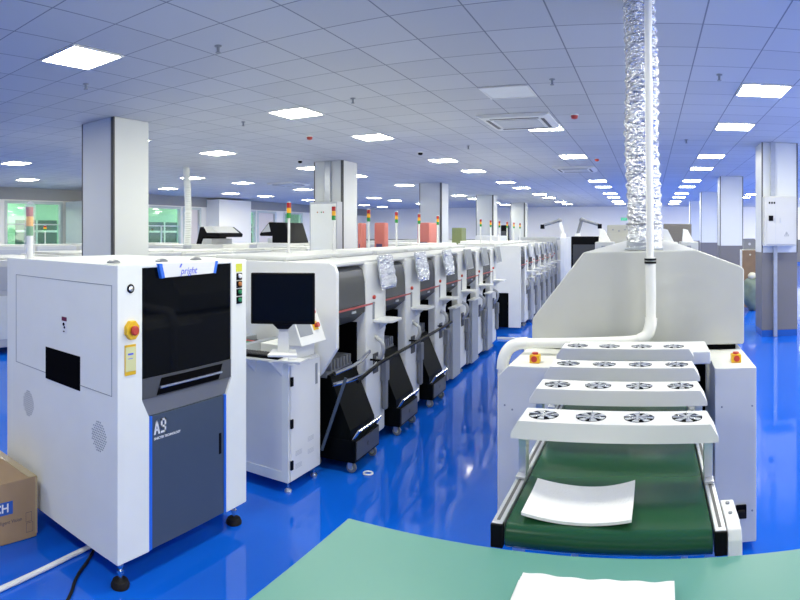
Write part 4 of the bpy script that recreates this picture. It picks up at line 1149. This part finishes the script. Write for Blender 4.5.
# bench-top things behind the line
def bench(name, label, x0, x1, y0, y1, zt, m='white', cat='machine', group=None):
    r = thing(name, label, cat, ((x0 + x1) / 2, (y0 + y1) / 2, 0), group=group)
    b = MB(); b.box(x0, x1, y0, y1, .08, zt, .02); b.build('body', m, r)
    b = MB(); b.box(x0 + .05, x1 - .05, y0 - .008, y0, .2, zt - .2, .003); b.build('front_panel', 'lightgrey' if m == 'white' else 'handlepanel' if m == 'black' else m, r)
    b = MB(); b.box(x0 + .04, x1 - .04, y0 + .04, y1 - .04, 0, .082); b.build('plinth', 'black', r, smooth=False)
    return r
bench('loader', 'white loader machine behind the coral cabinets', -4.5, -3.9, 10.6, 11.6, 1.42, group='loaders behind the line')
bench('loader', 'low white loader beside the far coral cabinet', -4.3, -3.8, 13.0, 14.2, 1.44, group='loaders behind the line')
bench('loader', 'white loader with black window behind the signal towers', -5.0, -4.3, 16.5, 17.5, 1.55, group='loaders behind the line')
bench('oven_loader', 'black-topped machine beyond the end of the placement line', -1.95, -1.2, 14.6, 15.6, 1.54, 'black')
bench('control_cabinet', 'beige control cabinet at the far end of the oven', -1.0, -.32, 13.8, 14.4, 1.81, 'beige', 'cabinet')
for k in range(4):
    pass
o = [q for q in COL.objects if q.name.startswith('control_cabinet')][0]
for k in range(4):
    b = MB(); b.cyl((-.86 + k * .14, 13.775, 1.70 - .03 * (k % 2)), (-.86 + k * .14, 13.80, 1.70 - .03 * (k % 2)), .018, 8); b.build('switch', 'midgrey', o)
bench('storage_rack', 'dark taupe panel rack right of the foil duct', .32, .98, 14.0, 14.4, 1.84, 'taupe', 'rack')
for k, (x, y, l) in enumerate(((.35, 11.2, 'white unloader with upright arm right of the foil duct'), (.75, 11.6, 'white unloader at the right end of the oven line'), (-.86, 11.4, 'white upright unit left of the beige cabinet'))):
    r = thing('unloader', l, 'machine', (x, y, 0), group='unloaders beyond the oven')
    b = MB(); b.box(x - .17, x + .17, y - .3, y + .3, 0.001, 1.45, .015); b.build('body', 'ivory', r)
    b = MB(); b.prism([(x - .12, 1.45), (x + .1, 1.45), (x - .02, 1.68), (x - .1, 1.70)], 'y', y - .1, y + .1, .006); b.build('head', 'white', r)
    b = MB(); b.box(x - .05, x + .03, y - .31, y - .3, 1.25, 1.38); b.build('panel', 'midgrey', r, smooth=False)
# articulated lamp arms over far benches
def arm(label, x, y, flip):
    r = thing('articulated_arm', label, 'arm', (x, y, 0), group='dark articulated arms in the distance')
    s = -1 if flip else 1
    b = MB(); b.box(x - .35, x + .35, y - .3, y + .3, .001, 1.5, .02); b.build('bench', 'white', r)
    b = MB(); b.cyl((x, y, 1.5), (x, y, 1.62), .08, 12); b.build('pedestal', 'white', r)
    b = MB(); b.tube([(x, y, 1.6), (x - s * .12, y, 2.02)], .05, 8); b.build('lower_arm', 'white' if not flip else 'chute', r)
    b = MB(); b.tube([(x - s * .12, y, 2.02), (x - s * .62, y, 1.88)], .045, 8); b.sphere((x - s * .12, y, 2.02), .075, seg=12); b.build('upper_arm', 'chute', r)
    b = MB(); b.box(x - s * .66 - .06, x - s * .66 + .06, y - .06, y + .06, 1.76, 1.90, .01); b.build('tool_head', 'black', r)
arm('far dark arm reaching left above a white bench', -2.70, 18.4, False)
arm('far dark arm reaching right beside the tall grey end cabinet', -2.15, 17.6, True)
# dark door panel near the far towers
r = thing('black_panel', 'tall narrow black panel right of the fourth column', 'panel', (-4.9, 19.6, 0))
b = MB(); b.box(-5.0, -4.78, 19.5, 19.9, .001, 1.9, .03); b.build('housing', 'black', r)
b = MB(); b.box(-4.98, -4.8, 19.49, 19.5, .3, 1.7, .004); b.build('face', 'handlepanel', r)
# exit sign on the far wall
r = thing('exit_sign', 'green exit sign on the far wall left of the foil duct', 'sign', (-1.35, Y1 - .02, 2.38))
b = MB(); b.box(-1.53, -1.17, Y1 - .06, Y1 - .001, 2.29, 2.46, .006); b.build('housing', 'white', r)
b = MB(); b.box(-1.51, -1.19, Y1 - .064, Y1 - .058, 2.305, 2.445); f = b.build('face', 'exitgreen', r, smooth=False)
text_mesh('lettering', 'EXIT', .12, 'whitebtn', face_my(-1.35, Y1 - .066, 2.375), f)

# clutter behind the right columns
r = thing('sack', 'grey green sack leaning behind the right columns', 'sack', (2.15, 12.3, 0))
b = MB(); b.sphere((2.15, 12.3, .36), .36, .62, .6, 1.0, 24)
for v in b.bm.verts:
    n = math.sin(v.co.x * 23) * math.sin(v.co.z * 17 + v.co.y * 9)
    v.co += Vector((v.co.x - 2.15, v.co.y - 12.3, v.co.z - .36)) * .10 * n; v.co.z = max(v.co.z, .001)
b.build('bag', 'sack', r)
b = MB(); b.sphere((2.13, 12.28, .72), .09, 1, 1, .9, 14); b.build('tied_top', 'beige', r)
r = thing('plywood_board', 'brown board standing behind the right column', 'board', (2.25, 12.8, 0))
b = MB(); b.box(2.0, 2.5, 12.78, 12.82, .001, 1.25, .004); b.build('panel', 'wood', r)
b = MB(); b.cyl((2.17, 12.76, 1.15), (2.17, 12.78, 1.15), .02, 10); b.build('hole_ring', 'beige', r)
r = thing('switch_box', 'small dark box on the white panel behind the right column', 'box', (2.2, 13.0, 0))
b = MB(); b.box(2.06, 2.3, 12.9, 13.1, 1.252, 1.50, .01); b.build('housing', 'chute', r)
b = MB(); b.box(2.0, 2.36, 12.86, 13.14, .001, 1.252, .01); b.build('pedestal', 'white', r)
b = MB(); b.cyl((2.18, 12.895, 1.38), (2.18, 12.9, 1.38), .03, 12); b.build('dial', 'lightgrey', r)
